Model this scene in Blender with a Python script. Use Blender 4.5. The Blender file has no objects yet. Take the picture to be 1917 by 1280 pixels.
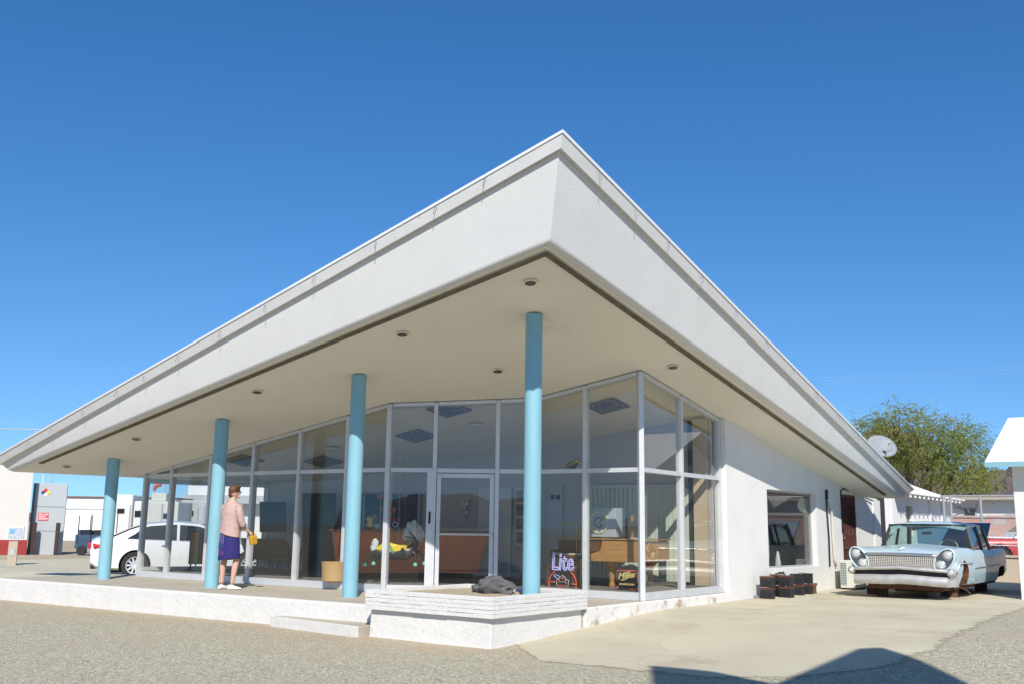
import bpy, bmesh, math, random
from mathutils import Vector, Matrix, noise
R=math.radians; rnd=random.Random(7)
sc=bpy.context.scene; col=sc.collection
# ------------------------------------------------------------------ camera
F_PX,W_PX=1871.6,1917.0; PITCH,ROLL,HEAD,CAMH=0.183316,0.014908,0.631722,1.1
F0=Vector((-math.sin(HEAD),math.cos(HEAD),0)); R0=Vector((math.cos(HEAD),math.sin(HEAD),0)); U0=Vector((0,0,1))
FW=F0*math.cos(PITCH)+U0*math.sin(PITCH); UP=U0*math.cos(PITCH)-F0*math.sin(PITCH)
RT=R0*math.cos(ROLL)+UP*math.sin(ROLL); UP=UP*math.cos(ROLL)-R0*math.sin(ROLL)
CAM=Vector((0,0,CAMH))
cd=bpy.data.cameras.new('camera'); cam=bpy.data.objects.new('camera',cd); col.objects.link(cam)
m=Matrix((RT,UP,-FW)).transposed().to_4x4(); m.translation=CAM; cam.matrix_world=m
cd.sensor_width=36; cd.lens=36*F_PX/W_PX; cd.clip_start=.05; cd.clip_end=9000; sc.camera=cam
# ------------------------------------------------------------------ sky, sun, exposure
SUN=Vector((1,-1.17,1.27)).normalized()
world=bpy.data.worlds.new('World'); sc.world=world; world.use_nodes=True
nt=world.node_tree; bg=nt.nodes['Background']
sky=nt.nodes.new('ShaderNodeTexSky'); sky.sky_type='NISHITA'; sky.sun_disc=False
sky.sun_elevation=math.asin(SUN.z); sky.sun_rotation=math.atan2(SUN.x,SUN.y)
sky.altitude=300; sky.air_density=1.0; sky.dust_density=0.1; sky.ozone_density=2.2
hs=nt.nodes.new('ShaderNodeHueSaturation'); hs.inputs['Saturation'].default_value=1.33; hs.inputs['Value'].default_value=.84; hs.inputs['Hue'].default_value=.504
tcw=nt.nodes.new('ShaderNodeTexCoord'); sxw=nt.nodes.new('ShaderNodeSeparateXYZ'); cxw=nt.nodes.new('ShaderNodeCombineXYZ'); mrw=nt.nodes.new('ShaderNodeMapRange')
nt.links.new(tcw.outputs['Generated'],sxw.inputs[0]); nt.links.new(sxw.outputs[2],mrw.inputs[0]); mrw.inputs[1].default_value=0; mrw.inputs[2].default_value=1; mrw.inputs[3].default_value=.115; mrw.inputs[4].default_value=1
nt.links.new(sxw.outputs[0],cxw.inputs[0]); nt.links.new(sxw.outputs[1],cxw.inputs[1]); nt.links.new(mrw.outputs[0],cxw.inputs[2]); nt.links.new(cxw.outputs[0],sky.inputs[0])
nt.links.new(sky.outputs[0],hs.inputs['Color']); nt.links.new(hs.outputs[0],bg.inputs[0]); bg.inputs[1].default_value=0.125
sd=bpy.data.lights.new('sun','SUN'); sd.energy=3.9; sd.angle=R(.55); sd.color=(1,.955,.89)
so=bpy.data.objects.new('sun',sd); col.objects.link(so); so.rotation_euler=SUN.to_track_quat('Z','Y').to_euler(); so.location=(0,-20,30)
sc.view_settings.view_transform='Standard'; sc.view_settings.look='None'; sc.view_settings.exposure=0.55; sc.view_settings.gamma=1
# ------------------------------------------------------------------ pixel helpers (photo pixel -> world point)
def ray(x,y): return FW+RT*((x-958.5)/F_PX)-UP*((y-640)/F_PX)
def atz(x,y,z):
    d=ray(x,y); return CAM+d*((z-CAMH)/d.z)
def atd(x,y,dep): return CAM+ray(x,y)*dep
def atp(x,y,P,n):
    P=Vector(P);n=Vector(n);d=ray(x,y); return CAM+d*((P-CAM).dot(n)/d.dot(n))
def atx(x,y,X): return atp(x,y,(X,0,0),(1,0,0))
def aty(x,y,Y): return atp(x,y,(0,Y,0),(0,1,0))
# ------------------------------------------------------------------ object helpers
def tag(o,label=None,cat=None,group=None,kind=None):
    if label: o['label']=label
    if cat: o['category']=cat
    if group: o['group']=group
    if kind: o['kind']=kind
    return o
def empty(name,loc=(0,0,0),rz=0,label=None,cat=None,group=None):
    o=bpy.data.objects.new(name,None); col.objects.link(o); o.location=loc; o.rotation_euler=(0,0,rz); o.empty_display_size=.2
    return tag(o,label,cat,group)
def wm(o):
    b=Matrix.LocRotScale(o.location,o.rotation_euler,o.scale)
    return (wm(o.parent)@o.matrix_parent_inverse@b) if o.parent else b
def link(me,name,parent=None,local=False):
    o=bpy.data.objects.new(name,me); col.objects.link(o)
    if parent:
        o.parent=parent
        if not local: o.matrix_parent_inverse=wm(parent).inverted()
    return o
def copy_tree(o,parent=None):
    c=o.copy(); col.objects.link(c)
    if parent: c.parent=parent; c.matrix_parent_inverse=o.matrix_parent_inverse
    for ch in [q for q in col.objects if q.parent==o]: copy_tree(ch,c)
    return c
LOCALS=set()
class MB:
    def __init__(s): s.v=[];s.f=[];s.T=None
    def add(s,vs,fs):
        k=len(s.v); s.v+=[Vector(p) for p in vs]; s.f+=[tuple(i+k for i in f) for f in fs]; return s
    def box(s,c,d,M=None):
        x,y,z=[q/2 for q in d]; vs=[Vector((a*x,b*y,e*z)) for a in(-1,1) for b in(-1,1) for e in(-1,1)]
        if M is not None: vs=[M@p for p in vs]
        return s.add([p+Vector(c) for p in vs],[(0,1,3,2),(4,6,7,5),(0,4,5,1),(2,3,7,6),(0,2,6,4),(1,5,7,3)])
    def bx(s,x0,x1,y0,y1,z0,z1): return s.box(((x0+x1)/2,(y0+y1)/2,(z0+z1)/2),(abs(x1-x0),abs(y1-y0),abs(z1-z0)))
    def beam(s,a,b,w,h,up=(0,0,1)):
        a=Vector(a);b=Vector(b);d=(b-a);L=d.length;d.normalize();up=Vector(up);x=d.cross(up)
        if x.length<1e-4: x=d.cross(Vector((0,1,0)))
        x.normalize();z=x.cross(d)
        return s.box((a+b)/2,(w,L,h),Matrix((x,d,z)).transposed())
    def tube(s,a,b,r0,r1=None,n=12,cap=True):
        return s.path([a,b],[r0,r0 if r1 is None else r1],n,cap)
    def path(s,pts,r,n=8,cap=True):
        pts=[Vector(p) for p in pts]; rs=r if isinstance(r,(list,tuple)) else [r]*len(pts); k=len(s.v); px=None
        for i,p in enumerate(pts):
            d=(pts[min(i+1,len(pts)-1)]-pts[max(i-1,0)]).normalized()
            x=d.orthogonal().normalized() if px is None else (px-d*px.dot(d)).normalized()
            px=x; y=d.cross(x)
            s.v+=[p+(x*math.cos(t)+y*math.sin(t))*rs[i] for t in [2*math.pi*j/n for j in range(n)]]
        for i in range(len(pts)-1):
            for j in range(n):
                a=k+i*n+j;b=k+i*n+(j+1)%n; s.f.append((a,b,b+n,a+n))
        if cap: s.f.append(tuple(k+j for j in range(n))[::-1]); s.f.append(tuple(k+(len(pts)-1)*n+j for j in range(n)))
        return s
    def loft(s,rings,closed=True,cap=True):
        n=len(rings[0]);k=len(s.v)
        for r_ in rings: s.v+=[Vector(p) for p in r_]
        for i in range(len(rings)-1):
            for j in range(n if closed else n-1):
                a=k+i*n+j;b=k+i*n+(j+1)%n; s.f.append((a,b,b+n,a+n))
        if cap and closed: s.f.append(tuple(k+j for j in range(n))[::-1]); s.f.append(tuple(k+(len(rings)-1)*n+j for j in range(n)))
        return s
    def ball(s,c,r,n=12,m=8,jit=0,sd=0):
        rr=(r,r,r) if not isinstance(r,(tuple,list)) else r; c=Vector(c); k=len(s.v); s.v.append(c+Vector((0,0,-rr[2])))
        for i in range(1,m):
            ph=-math.pi/2+math.pi*i/m
            for j in range(n):
                t=2*math.pi*j/n; d=Vector((math.cos(ph)*math.cos(t),math.cos(ph)*math.sin(t),math.sin(ph)))
                q=1+(jit*noise.fractal(d*1.7+Vector((sd,sd,0)),1,2,4) if jit else 0)
                s.v.append(c+Vector((d.x*rr[0],d.y*rr[1],d.z*rr[2]))*q)
        s.v.append(c+Vector((0,0,rr[2]))); t=len(s.v)-1
        for j in range(n): s.f.append((k,k+1+(j+1)%n,k+1+j)); s.f.append((t,t-n+j,t-n+(j+1)%n))
        for i in range(m-2):
            for j in range(n):
                a=k+1+i*n+j;b=k+1+i*n+(j+1)%n; s.f.append((a,b,b+n,a+n))
        return s
    def prism(s,pts,off):
        n=len(pts);off=Vector(off);a=[Vector(p) for p in pts]
        return s.add(a+[p+off for p in a],[tuple(range(n))[::-1],tuple(range(n,2*n))]+[(i,(i+1)%n,(i+1)%n+n,i+n) for i in range(n)])
    def lathe(s,c,prof,n=20,axis='z',cap=True):
        rings=[]
        for r_,h in prof:
            rg=[]
            for j in range(n):
                t=2*math.pi*j/n;a,b=r_*math.cos(t),r_*math.sin(t)
                rg.append(Vector(c)+Vector({'z':(a,b,h),'x':(h,a,b),'y':(b,h,a)}[axis]))
            rings.append(rg)
        return s.loft(rings,cap=cap)
    def ring(s,c,Rr,r_,ax,ay,n=24,m=6,a0=0,a1=360):
        pts=[Vector(c)+Vector(ax)*Rr*math.cos(R(a0+(a1-a0)*i/n))+Vector(ay)*Rr*math.sin(R(a0+(a1-a0)*i/n)) for i in range(n+1)]
        return s.path(pts,r_,m)
    def build(s,name,mat,parent=None,smooth=False,bevel=0,sub=0,local=False,recalc=True,label=None,cat=None,group=None,kind=None):
        me=bpy.data.meshes.new(name); me.from_pydata([tuple(p) for p in s.v],[],s.f); me.update()
        if recalc:
            bm=bmesh.new(); bm.from_mesh(me); bmesh.ops.recalc_face_normals(bm,faces=bm.faces)
            if bevel: bmesh.ops.bevel(bm,geom=[e for e in bm.edges if len(e.link_faces)==2 and e.calc_face_angle(0)>.5],offset=bevel,segments=2,affect='EDGES',profile=.6)
            bm.to_mesh(me); bm.free()
        me.materials.append(mat)
        local=local or (parent is not None and parent.name in LOCALS)
        o=link(me,name,parent,local)
        if local and parent is not None: LOCALS.add(o.name)
        if smooth:
            for p in me.polygons: p.use_smooth=True
            if smooth=='auto': me.set_sharp_from_angle(angle=R(40))
        if sub:
            md=o.modifiers.new('sub','SUBSURF'); md.levels=sub; md.render_levels=sub
        return tag(o,label,cat,group,kind)
def bake(o,cutters=()):
    for c in cutters:
        b=o.modifiers.new('b','BOOLEAN'); b.operation='DIFFERENCE'; b.object=c; b.solver='EXACT'
    dg=bpy.context.evaluated_depsgraph_get(); dg.update(); me=bpy.data.meshes.new_from_object(o.evaluated_get(dg)); o.modifiers.clear()
    old=o.data; o.data=me
    for c in cutters: bpy.data.objects.remove(c)
    return o
def text(s,size,name,mat,parent,M,ext=.002,bevel=0,fill='BOTH',shear=0,align='CENTER',off=0):
    cu=bpy.data.curves.new('t','FONT'); cu.body=s; cu.size=size; cu.extrude=ext; cu.bevel_depth=bevel; cu.fill_mode=fill; cu.shear=shear; cu.align_x=align; cu.offset=off; cu.resolution_u=3
    t=bpy.data.objects.new('t',cu); col.objects.link(t); dg=bpy.context.evaluated_depsgraph_get(); dg.update()
    me=bpy.data.meshes.new_from_object(t.evaluated_get(dg)); bpy.data.objects.remove(t)
    me.transform(M); me.materials.clear(); me.materials.append(mat)
    return link(me,name,parent)
# ------------------------------------------------------------------ materials
MATS={}
def M(name,c,rough=.6,metal=0,var=.0,scale=3,bump=0,bs=60,c2=None,c2amt=.5,c2scale=2,spec=.4,emit=0,coat=0,stretch=None,detail=5):
    if name in MATS: return MATS[name]
    mt=bpy.data.materials.new(name); mt.use_nodes=True; n=mt.node_tree; P=n.nodes['Principled BSDF']
    P.inputs['Roughness'].default_value=rough; P.inputs['Metallic'].default_value=metal; P.inputs['Specular IOR Level'].default_value=spec
    if coat: P.inputs['Coat Weight'].default_value=coat
    cc=(*c,1); P.inputs['Base Color'].default_value=cc
    tc=n.nodes.new('ShaderNodeTexCoord'); src=tc.outputs['Object']
    if stretch:
        mp=n.nodes.new('ShaderNodeMapping'); mp.inputs['Scale'].default_value=stretch; n.links.new(src,mp.inputs[0]); src=mp.outputs[0]
    last=None
    def ns(sc_,d=detail):
        t=n.nodes.new('ShaderNodeTexNoise'); t.inputs['Scale'].default_value=sc_; t.inputs['Detail'].default_value=d; t.inputs['Roughness'].default_value=.6; n.links.new(src,t.inputs['Vector']); return t
    if var:
        t=ns(scale); r=n.nodes.new('ShaderNodeMapRange'); r.inputs[1].default_value=.25; r.inputs[2].default_value=.75; r.inputs[3].default_value=1-var; r.inputs[4].default_value=1+var*.6
        n.links.new(t.outputs[0],r.inputs[0]); x=n.nodes.new('ShaderNodeVectorMath'); x.operation='SCALE'; x.inputs[0].default_value=c; n.links.new(r.outputs[0],x.inputs['Scale']); last=x.outputs[0]
    if c2:
        t=ns(c2scale,8); r=n.nodes.new('ShaderNodeMapRange'); r.inputs[1].default_value=.72-c2amt*.4; r.inputs[2].default_value=.8-c2amt*.3; n.links.new(t.outputs[0],r.inputs[0])
        x=n.nodes.new('ShaderNodeMix'); x.data_type='RGBA'; x.inputs[6].default_value=cc; x.inputs[7].default_value=(*c2,1); n.links.new(r.outputs[0],x.inputs[0])
        if last: n.links.new(last,x.inputs[6])
        last=x.outputs[2]
    if last: n.links.new(last,P.inputs['Base Color'])
    if bump:
        t=ns(bs); b=n.nodes.new('ShaderNodeBump'); b.inputs['Strength'].default_value=bump; b.inputs['Distance'].default_value=.02; n.links.new(t.outputs[0],b.inputs['Height']); n.links.new(b.outputs[0],P.inputs['Normal'])
    if emit: P.inputs['Emission Color'].default_value=cc; P.inputs['Emission Strength'].default_value=emit
    MATS[name]=mt; return mt
def glassmat(name,tint,ior=1.5,rough=0.0,dirt=.0):
    mt=bpy.data.materials.new(name); mt.use_nodes=True; n=mt.node_tree; n.nodes.clear()
    o=n.nodes.new('ShaderNodeOutputMaterial'); mx=n.nodes.new('ShaderNodeMixShader'); t=n.nodes.new('ShaderNodeBsdfTransparent'); g=n.nodes.new('ShaderNodeBsdfGlossy'); fr=n.nodes.new('ShaderNodeFresnel')
    t.inputs[0].default_value=(*tint,1); g.inputs['Roughness'].default_value=rough; g.inputs[0].default_value=(1,1,1,1); fr.inputs[0].default_value=ior
    ge=n.nodes.new('ShaderNodeNewGeometry'); mi=n.nodes.new('ShaderNodeMapRange'); n.links.new(ge.outputs['Backfacing'],mi.inputs[0]); mi.inputs[3].default_value=ior; mi.inputs[4].default_value=1/ior; n.links.new(mi.outputs[0],fr.inputs[0])
    n.links.new(fr.outputs[0],mx.inputs[0]); n.links.new(t.outputs[0],mx.inputs[1]); n.links.new(g.outputs[0],mx.inputs[2])
    last=mx.outputs[0]
    if dirt:
        d=n.nodes.new('ShaderNodeBsdfDiffuse'); d.inputs[0].default_value=(.6,.57,.5,1); m2=n.nodes.new('ShaderNodeMixShader')
        tx=n.nodes.new('ShaderNodeTexNoise'); tx.inputs['Scale'].default_value=2.2; tx.inputs['Detail'].default_value=7; tc=n.nodes.new('ShaderNodeTexCoord'); n.links.new(tc.outputs['Object'],tx.inputs[0])
        mr=n.nodes.new('ShaderNodeMapRange'); mr.inputs[1].default_value=.35; mr.inputs[2].default_value=.8; mr.inputs[3].default_value=dirt*.5; mr.inputs[4].default_value=dirt*1.8
        n.links.new(tx.outputs[0],mr.inputs[0]); n.links.new(mr.outputs[0],m2.inputs[0]); n.links.new(last,m2.inputs[1]); n.links.new(d.outputs[0],m2.inputs[2]); last=m2.outputs[0]
    n.links.new(last,o.inputs[0]); MATS[name]=mt; return mt
STUC=M('white_stucco',(.69,.68,.64),.85,var=.06,scale=1.3,bump=.35,bs=38,c2=(.62,.6,.55),c2amt=.12,c2scale=1.1)
FASC=M('fascia_stucco',(.62,.61,.575),.88,var=.05,scale=1.1,bump=.22,bs=42,c2=(.54,.525,.49),c2amt=.2,c2scale=.9)
SOFF=M('soffit_plaster',(.76,.72,.63),.9,var=.04,scale=.8,bump=.2,bs=50,c2=(.6,.56,.49),c2amt=.15,c2scale=.6)
BOARD=M('painted_board',(.60,.59,.555),.8,var=.07,scale=4,bump=.2,bs=60,c2=(.46,.34,.22),c2amt=.13,c2scale=4)
CAPM=M('cap_metal',(.8,.8,.8),.5,var=.03,scale=2)
VENT=M('vent_strip',(.16,.125,.085),.9,var=.5,scale=9,bump=.3,bs=90)
ALU=M('aluminium',(.60,.61,.61),.45,metal=.3,var=.08,scale=5)
BLUE=M('blue_paint',(.22,.435,.505),.5,var=.10,scale=5,c2=(.33,.50,.54),c2amt=.16,c2scale=5,stretch=(1,1,.25),bump=.1,bs=25)
GLASS=glassmat('storefront_glass',(.94,.945,.935),1.42,0,.003)
CARGL=glassmat('car_glass',(.66,.80,.76),1.5,0,.03)
DARKGL=M('dark_glass',(.02,.025,.03),.06,spec=.7)
FLOORC=M('porch_concrete',(.42,.378,.295),.9,var=.12,scale=1.6,bump=.15,bs=50,c2=(.30,.27,.23),c2amt=.3,c2scale=1.4)
WPAINT=M('white_painted_concrete',(.66,.64,.595),.8,var=.06,scale=3,bump=.6,bs=12,c2=(.50,.44,.36),c2amt=.11,c2scale=3.2)
BLACK=M('black_plastic',(.02,.02,.022),.5,var=.3,scale=20)
RUBBER=M('rubber',(.025,.025,.027),.8,var=.2,scale=15)
CHROME=M('chrome',(.60,.60,.59),.34,metal=1,var=.1,scale=4)
RUST=M('rusty_steel',(.16,.07,.035),.9,var=.5,scale=14,bump=.6,bs=40,c2=(.05,.03,.02),c2amt=.5,c2scale=8)
WHITE=M('white_paint',(.68,.68,.67),.55,var=.04,scale=3)
GREY=M('grey_paint',(.42,.44,.44),.55,var=.05,scale=2)
DARKM=M('dark_interior',(.05,.045,.04),.9,var=.2,scale=4)
WOOD=M('honey_wood',(.42,.22,.07),.4,var=.3,scale=5,stretch=(1,1,6))
DWOOD=M('dark_wood',(.13,.06,.03),.5,var=.4,scale=5,stretch=(5,5,1))
BRASS=M('brass',(.5,.36,.12),.3,metal=.9)
# ground gravel
def gravel():
    mt=bpy.data.materials.new('gravel'); mt.use_nodes=True; n=mt.node_tree; P=n.nodes['Principled BSDF']; L=n.links.new
    tc=n.nodes.new('ShaderNodeTexCoord'); P.inputs['Roughness'].default_value=.95; P.inputs['Specular IOR Level'].default_value=.15
    v=n.nodes.new('ShaderNodeTexVoronoi'); v.inputs['Scale'].default_value=64; L(tc.outputs['Object'],v.inputs['Vector'])
    v2=n.nodes.new('ShaderNodeTexVoronoi'); v2.inputs['Scale'].default_value=26; L(tc.outputs['Object'],v2.inputs['Vector'])
    cr=n.nodes.new('ShaderNodeValToRGB'); e=cr.color_ramp.elements; e[0].color=(.20,.185,.135,1); e[1].color=(.65,.60,.45,1)
    for p,c in((.3,(.365,.33,.228,1)),(.55,(.445,.408,.292,1)),(.8,(.495,.458,.345,1))): q=e.new(p); q.color=c
    sp=n.nodes.new('ShaderNodeSeparateColor'); L(v.outputs['Color'],sp.inputs[0]); L(sp.outputs[0],cr.inputs[0])
    sp2=n.nodes.new('ShaderNodeSeparateColor'); L(v2.outputs['Color'],sp2.inputs[0])
    mr=n.nodes.new('ShaderNodeMapRange'); L(sp2.outputs[1],mr.inputs[0]); mr.inputs[3].default_value=.82; mr.inputs[4].default_value=1.15
    m1=n.nodes.new('ShaderNodeVectorMath'); m1.operation='SCALE'; L(cr.outputs[0],m1.inputs[0]); L(mr.outputs[0],m1.inputs['Scale'])
    t=n.nodes.new('ShaderNodeTexNoise'); t.inputs['Scale'].default_value=.55; t.inputs['Detail'].default_value=7; t.inputs['Roughness'].default_value=.65; L(tc.outputs['Object'],t.inputs['Vector'])
    r2=n.nodes.new('ShaderNodeMapRange'); L(t.outputs[0],r2.inputs[0]); r2.inputs[1].default_value=.4; r2.inputs[2].default_value=.68; r2.inputs[4].default_value=.5
    mx=n.nodes.new('ShaderNodeMix'); mx.data_type='RGBA'; L(r2.outputs[0],mx.inputs[0]); L(m1.outputs[0],mx.inputs[6]); mx.inputs[7].default_value=(.42,.355,.255,1)
    # dusty strip that gathers along the porch edge
    sx=n.nodes.new('ShaderNodeSeparateXYZ'); L(tc.outputs['Object'],sx.inputs[0])
    r3=n.nodes.new('ShaderNodeMapRange'); L(sx.outputs[1],r3.inputs[0]); r3.inputs[1].default_value=8.6; r3.inputs[2].default_value=10.3; rx=n.nodes.new('ShaderNodeMapRange'); L(sx.outputs[0],rx.inputs[0]); rx.inputs[1].default_value=-6.2; rx.inputs[2].default_value=-7.8; rm=n.nodes.new('ShaderNodeMath'); rm.operation='MULTIPLY'; L(rx.outputs[0],rm.inputs[0]); L(r3.outputs[0],rm.inputs[1])
    t3=n.nodes.new('ShaderNodeTexNoise'); t3.inputs['Scale'].default_value=1.8; t3.inputs['Detail'].default_value=6; L(tc.outputs['Object'],t3.inputs['Vector'])
    mm=n.nodes.new('ShaderNodeMath'); mm.operation='MULTIPLY'; L(rm.outputs[0],mm.inputs[0]); r4=n.nodes.new('ShaderNodeMapRange'); L(t3.outputs[0],r4.inputs[0]); r4.inputs[1].default_value=.35; r4.inputs[2].default_value=.6; L(r4.outputs[0],mm.inputs[1])
    m5=n.nodes.new('ShaderNodeMath'); m5.operation='MULTIPLY'; L(mm.outputs[0],m5.inputs[0]); m5.inputs[1].default_value=.8
    mx2=n.nodes.new('ShaderNodeMix'); mx2.data_type='RGBA'; L(m5.outputs[0],mx2.inputs[0]); L(mx.outputs[2],mx2.inputs[6]); mx2.inputs[7].default_value=(.43,.32,.21,1)
    L(mx2.outputs[2],P.inputs['Base Color'])
    b=n.nodes.new('ShaderNodeBump'); b.inputs['Strength'].default_value=.65; b.inputs['Distance'].default_value=.012; L(v.outputs['Distance'],b.inputs['Height']); b.invert=True; L(b.outputs[0],P.inputs['Normal'])
    return mt
GRAV=gravel()
# ------------------------------------------------------------------ terrain
def ss(a,b,x):
    t=max(0,min(1,(x-a)/(b-a))); return t*t*(3-2*t)
def gh(x,y):
    r=-.385+.235*ss(9.4,15.5,y)*ss(-13,-8.5,x)
    l=(.30*ss(10.6,13.0,y)*ss(-16,-20.5,x))*(1-ss(13,17,y)*.72)
    far=ss(60,400,math.hypot(x,y))*-1.0
    w=.012*noise.noise(Vector((x*.7,y*.7,0)))
    return r+l+far+w
def sheet(xs,ys,zoff=0,f=gh):
    b=MB(); b.v=[Vector((x,y,f(x,y)+zoff)) for y in ys for x in xs]; nx=len(xs)
    b.f=[(j*nx+i,j*nx+i+1,(j+1)*nx+i+1,(j+1)*nx+i) for j in range(len(ys)-1) for i in range(nx-1)]; return b
def axis(fine0,fine1,st,far):
    a=[]; x=fine0
    while x<=fine1+1e-6: a.append(x); x+=st
    s=st; lo=[];x=fine0
    while x>-far: s*=1.35; x-=s; lo.append(x)
    s=st; x=fine1
    while x<far: s*=1.35; x+=s; a.append(x)
    return lo[::-1]+a
sheet(axis(-34,4,.5,4500),axis(-4,30,.5,4500)).build('ground',GRAV,smooth=True,recalc=False,kind='structure')
# concrete drive beside the building, ragged dusty edge
def cracks(mt,sc_=.33,dark=(.22,.18,.13),w=.006,amt=.6):
    n=mt.node_tree; P=n.nodes['Principled BSDF']; L=n.links.new; tc=n.nodes.new('ShaderNodeTexCoord'); nz=n.nodes.new('ShaderNodeTexNoise'); nz.inputs['Scale'].default_value=1.4; nz.inputs['Detail'].default_value=8; L(tc.outputs['Object'],nz.inputs[0])
    ad=n.nodes.new('ShaderNodeMixRGB'); ad.blend_type='ADD'; ad.inputs[0].default_value=.55; L(tc.outputs['Object'],ad.inputs[1]); L(nz.outputs['Color'],ad.inputs[2])
    v=n.nodes.new('ShaderNodeTexVoronoi'); v.feature='DISTANCE_TO_EDGE'; v.inputs['Scale'].default_value=sc_; L(ad.outputs[0],v.inputs[0])
    r=n.nodes.new('ShaderNodeMapRange'); L(v.outputs[0],r.inputs[0]); r.inputs[1].default_value=w*.3; r.inputs[2].default_value=w; r.inputs[3].default_value=amt; r.inputs[4].default_value=0
    v2=n.nodes.new('ShaderNodeTexVoronoi'); v2.inputs['Scale'].default_value=5.5; L(ad.outputs[0],v2.inputs[0]); r2=n.nodes.new('ShaderNodeMapRange'); L(v2.outputs[0],r2.inputs[0]); r2.inputs[1].default_value=.07; r2.inputs[2].default_value=.12; r2.inputs[3].default_value=.4; r2.inputs[4].default_value=0
    mxx=n.nodes.new('ShaderNodeMath'); mxx.operation='MAXIMUM'; L(r.outputs[0],mxx.inputs[0]); L(r2.outputs[0],mxx.inputs[1])
    last=P.inputs['Base Color'].links[0].from_socket; x=n.nodes.new('ShaderNodeMix'); x.data_type='RGBA'; L(mxx.outputs[0],x.inputs[0]); L(last,x.inputs[6]); x.inputs[7].default_value=(*dark,1); L(x.outputs[2],P.inputs['Base Color'])
def padmat():
    mt=M('drive_concrete',(.505,.455,.325),.92,var=.14,scale=.9,bump=.12,bs=60,c2=(.43,.355,.26),c2amt=.35,c2scale=.8)
    n=mt.node_tree; P=n.nodes['Principled BSDF']; o=n.nodes['Material Output']; L=n.links.new
    at=n.nodes.new('ShaderNodeAttribute'); at.attribute_name='edge'; tc=n.nodes.new('ShaderNodeTexCoord')
    t=n.nodes.new('ShaderNodeTexNoise'); t.inputs['Scale'].default_value=2.6; t.inputs['Detail'].default_value=12; t.inputs['Roughness'].default_value=.82; L(tc.outputs['Object'],t.inputs[0])
    a=n.nodes.new('ShaderNodeMath'); a.operation='SUBTRACT'; L(at.outputs['Fac'],a.inputs[0]); L(t.outputs[0],a.inputs[1])
    r=n.nodes.new('ShaderNodeMapRange'); L(a.outputs[0],r.inputs[0]); r.inputs[1].default_value=-.13; r.inputs[2].default_value=.0
    tr=n.nodes.new('ShaderNodeBsdfTransparent'); mx=n.nodes.new('ShaderNodeMixShader'); L(r.outputs[0],mx.inputs[0]); L(tr.outputs[0],mx.inputs[1]); L(P.outputs[0],mx.inputs[2]); L(mx.outputs[0],o.inputs[0])
    return mt
PAD=padmat(); cracks(PAD,.33,(.30,.25,.18),.005,.28); cracks(FLOORC,.8,(.2,.17,.13),.01,.35); cracks(WPAINT,.55,(.38,.32,.25),.004,.22)
EDGE=[(9.45,-5.9),(9.75,-4.75),(10.4,-3.95),(11.5,-3.35),(13,-3.2),(16,-3.25),(20,-3.35),(27,-3.2),(30.2,-3.2)]
LEFT=[(9.45,-6.5),(10.0,-7.0),(10.6,-7.72),(12.2,-7.75),(30.2,-7.9)]
def interp(T,y):
    for (a,b),(c,d) in zip(T,T[1:]):
        if y<=c: return b+(d-b)*max(0,(y-a))/(c-a)
    return T[-1][1]
b=MB(); ys=[9.45+i*.15 for i in range(139)]; N=34; ed=[]
for y in ys:
    x0=interp(LEFT,y); x1=interp(EDGE,y)+.35
    for i in range(N):
        x=x0+(x1-x0)*i/(N-1); b.v.append(Vector((x,y,gh(x,y)+.006)))
        d=min((x1-x)/.8,(y-9.45)/.8,1); 
        if y<10.7: d=min(d,(x-x0)/.5+.25)
        ed.append(max(0,d))
b.f=[(j*N+i,j*N+i+1,(j+1)*N+i+1,(j+1)*N+i) for j in range(len(ys)-1) for i in range(N-1)]
o=b.build('concrete_drive',PAD,smooth=True,recalc=False,kind='structure'); a=o.data.attributes.new('edge','FLOAT','POINT'); a.data.foreach_set('value',ed)
# left apron behind the porch end
b=MB(); xs=[-36+i*.5 for i in range(34)]; ys=[10.9+i*.35 for i in range(40)]; ed=[]
for y in ys:
    for x in xs: b.v.append(Vector((x,y,gh(x,y)+.006))); ed.append(max(0,min(1,(y-10.9-.3)/.8,(24.3-y)/2)))
nx=len(xs); b.f=[(j*nx+i,j*nx+i+1,(j+1)*nx+i+1,(j+1)*nx+i) for j in range(len(ys)-1) for i in range(nx-1)]
o=b.build('concrete_apron',PAD,smooth=True,recalc=False,kind='structure'); a=o.data.attributes.new('edge','FLOAT','POINT'); a.data.foreach_set('value',ed)
# hills all round
HILL=M('desert_hill',(.16,.115,.10),1,var=.35,scale=.006,bump=0,c2=(.09,.07,.07),c2amt=.5,c2scale=.01)
def hills(name,a0,a1,rad,hmax,seed,dep=500):
    b=MB(); n=160; m_=12; 
    for j in range(m_+1):
        for i in range(n+1):
            az=R(a0+(a1-a0)*i/n); rr=rad+dep*j/m_*1.6
            e=ss(0,.12,i/n)*ss(1,.88,i/n); hh=hmax*(.45+.75*noise.fractal(Vector((az*5+seed,j*.25,seed)),.9,2.1,6))*math.sin(math.pi*min(1,j/m_*1.0))**.7*e
            b.v.append(Vector((-math.sin(az)*rr,math.cos(az)*rr,max(hh,0)*1-4)))
    b.f=[(j*(n+1)+i,j*(n+1)+i+1,(j+1)*(n+1)+i+1,(j+1)*(n+1)+i) for j in range(m_) for i in range(n)]
    return b.build(name,HILL,smooth=False,kind='structure')
hills('hills',-30,38,1500,230,3)
hills('hills',150,330,2300,150,9,900)
hills('hills',40,110,3300,60,5,800)
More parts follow.
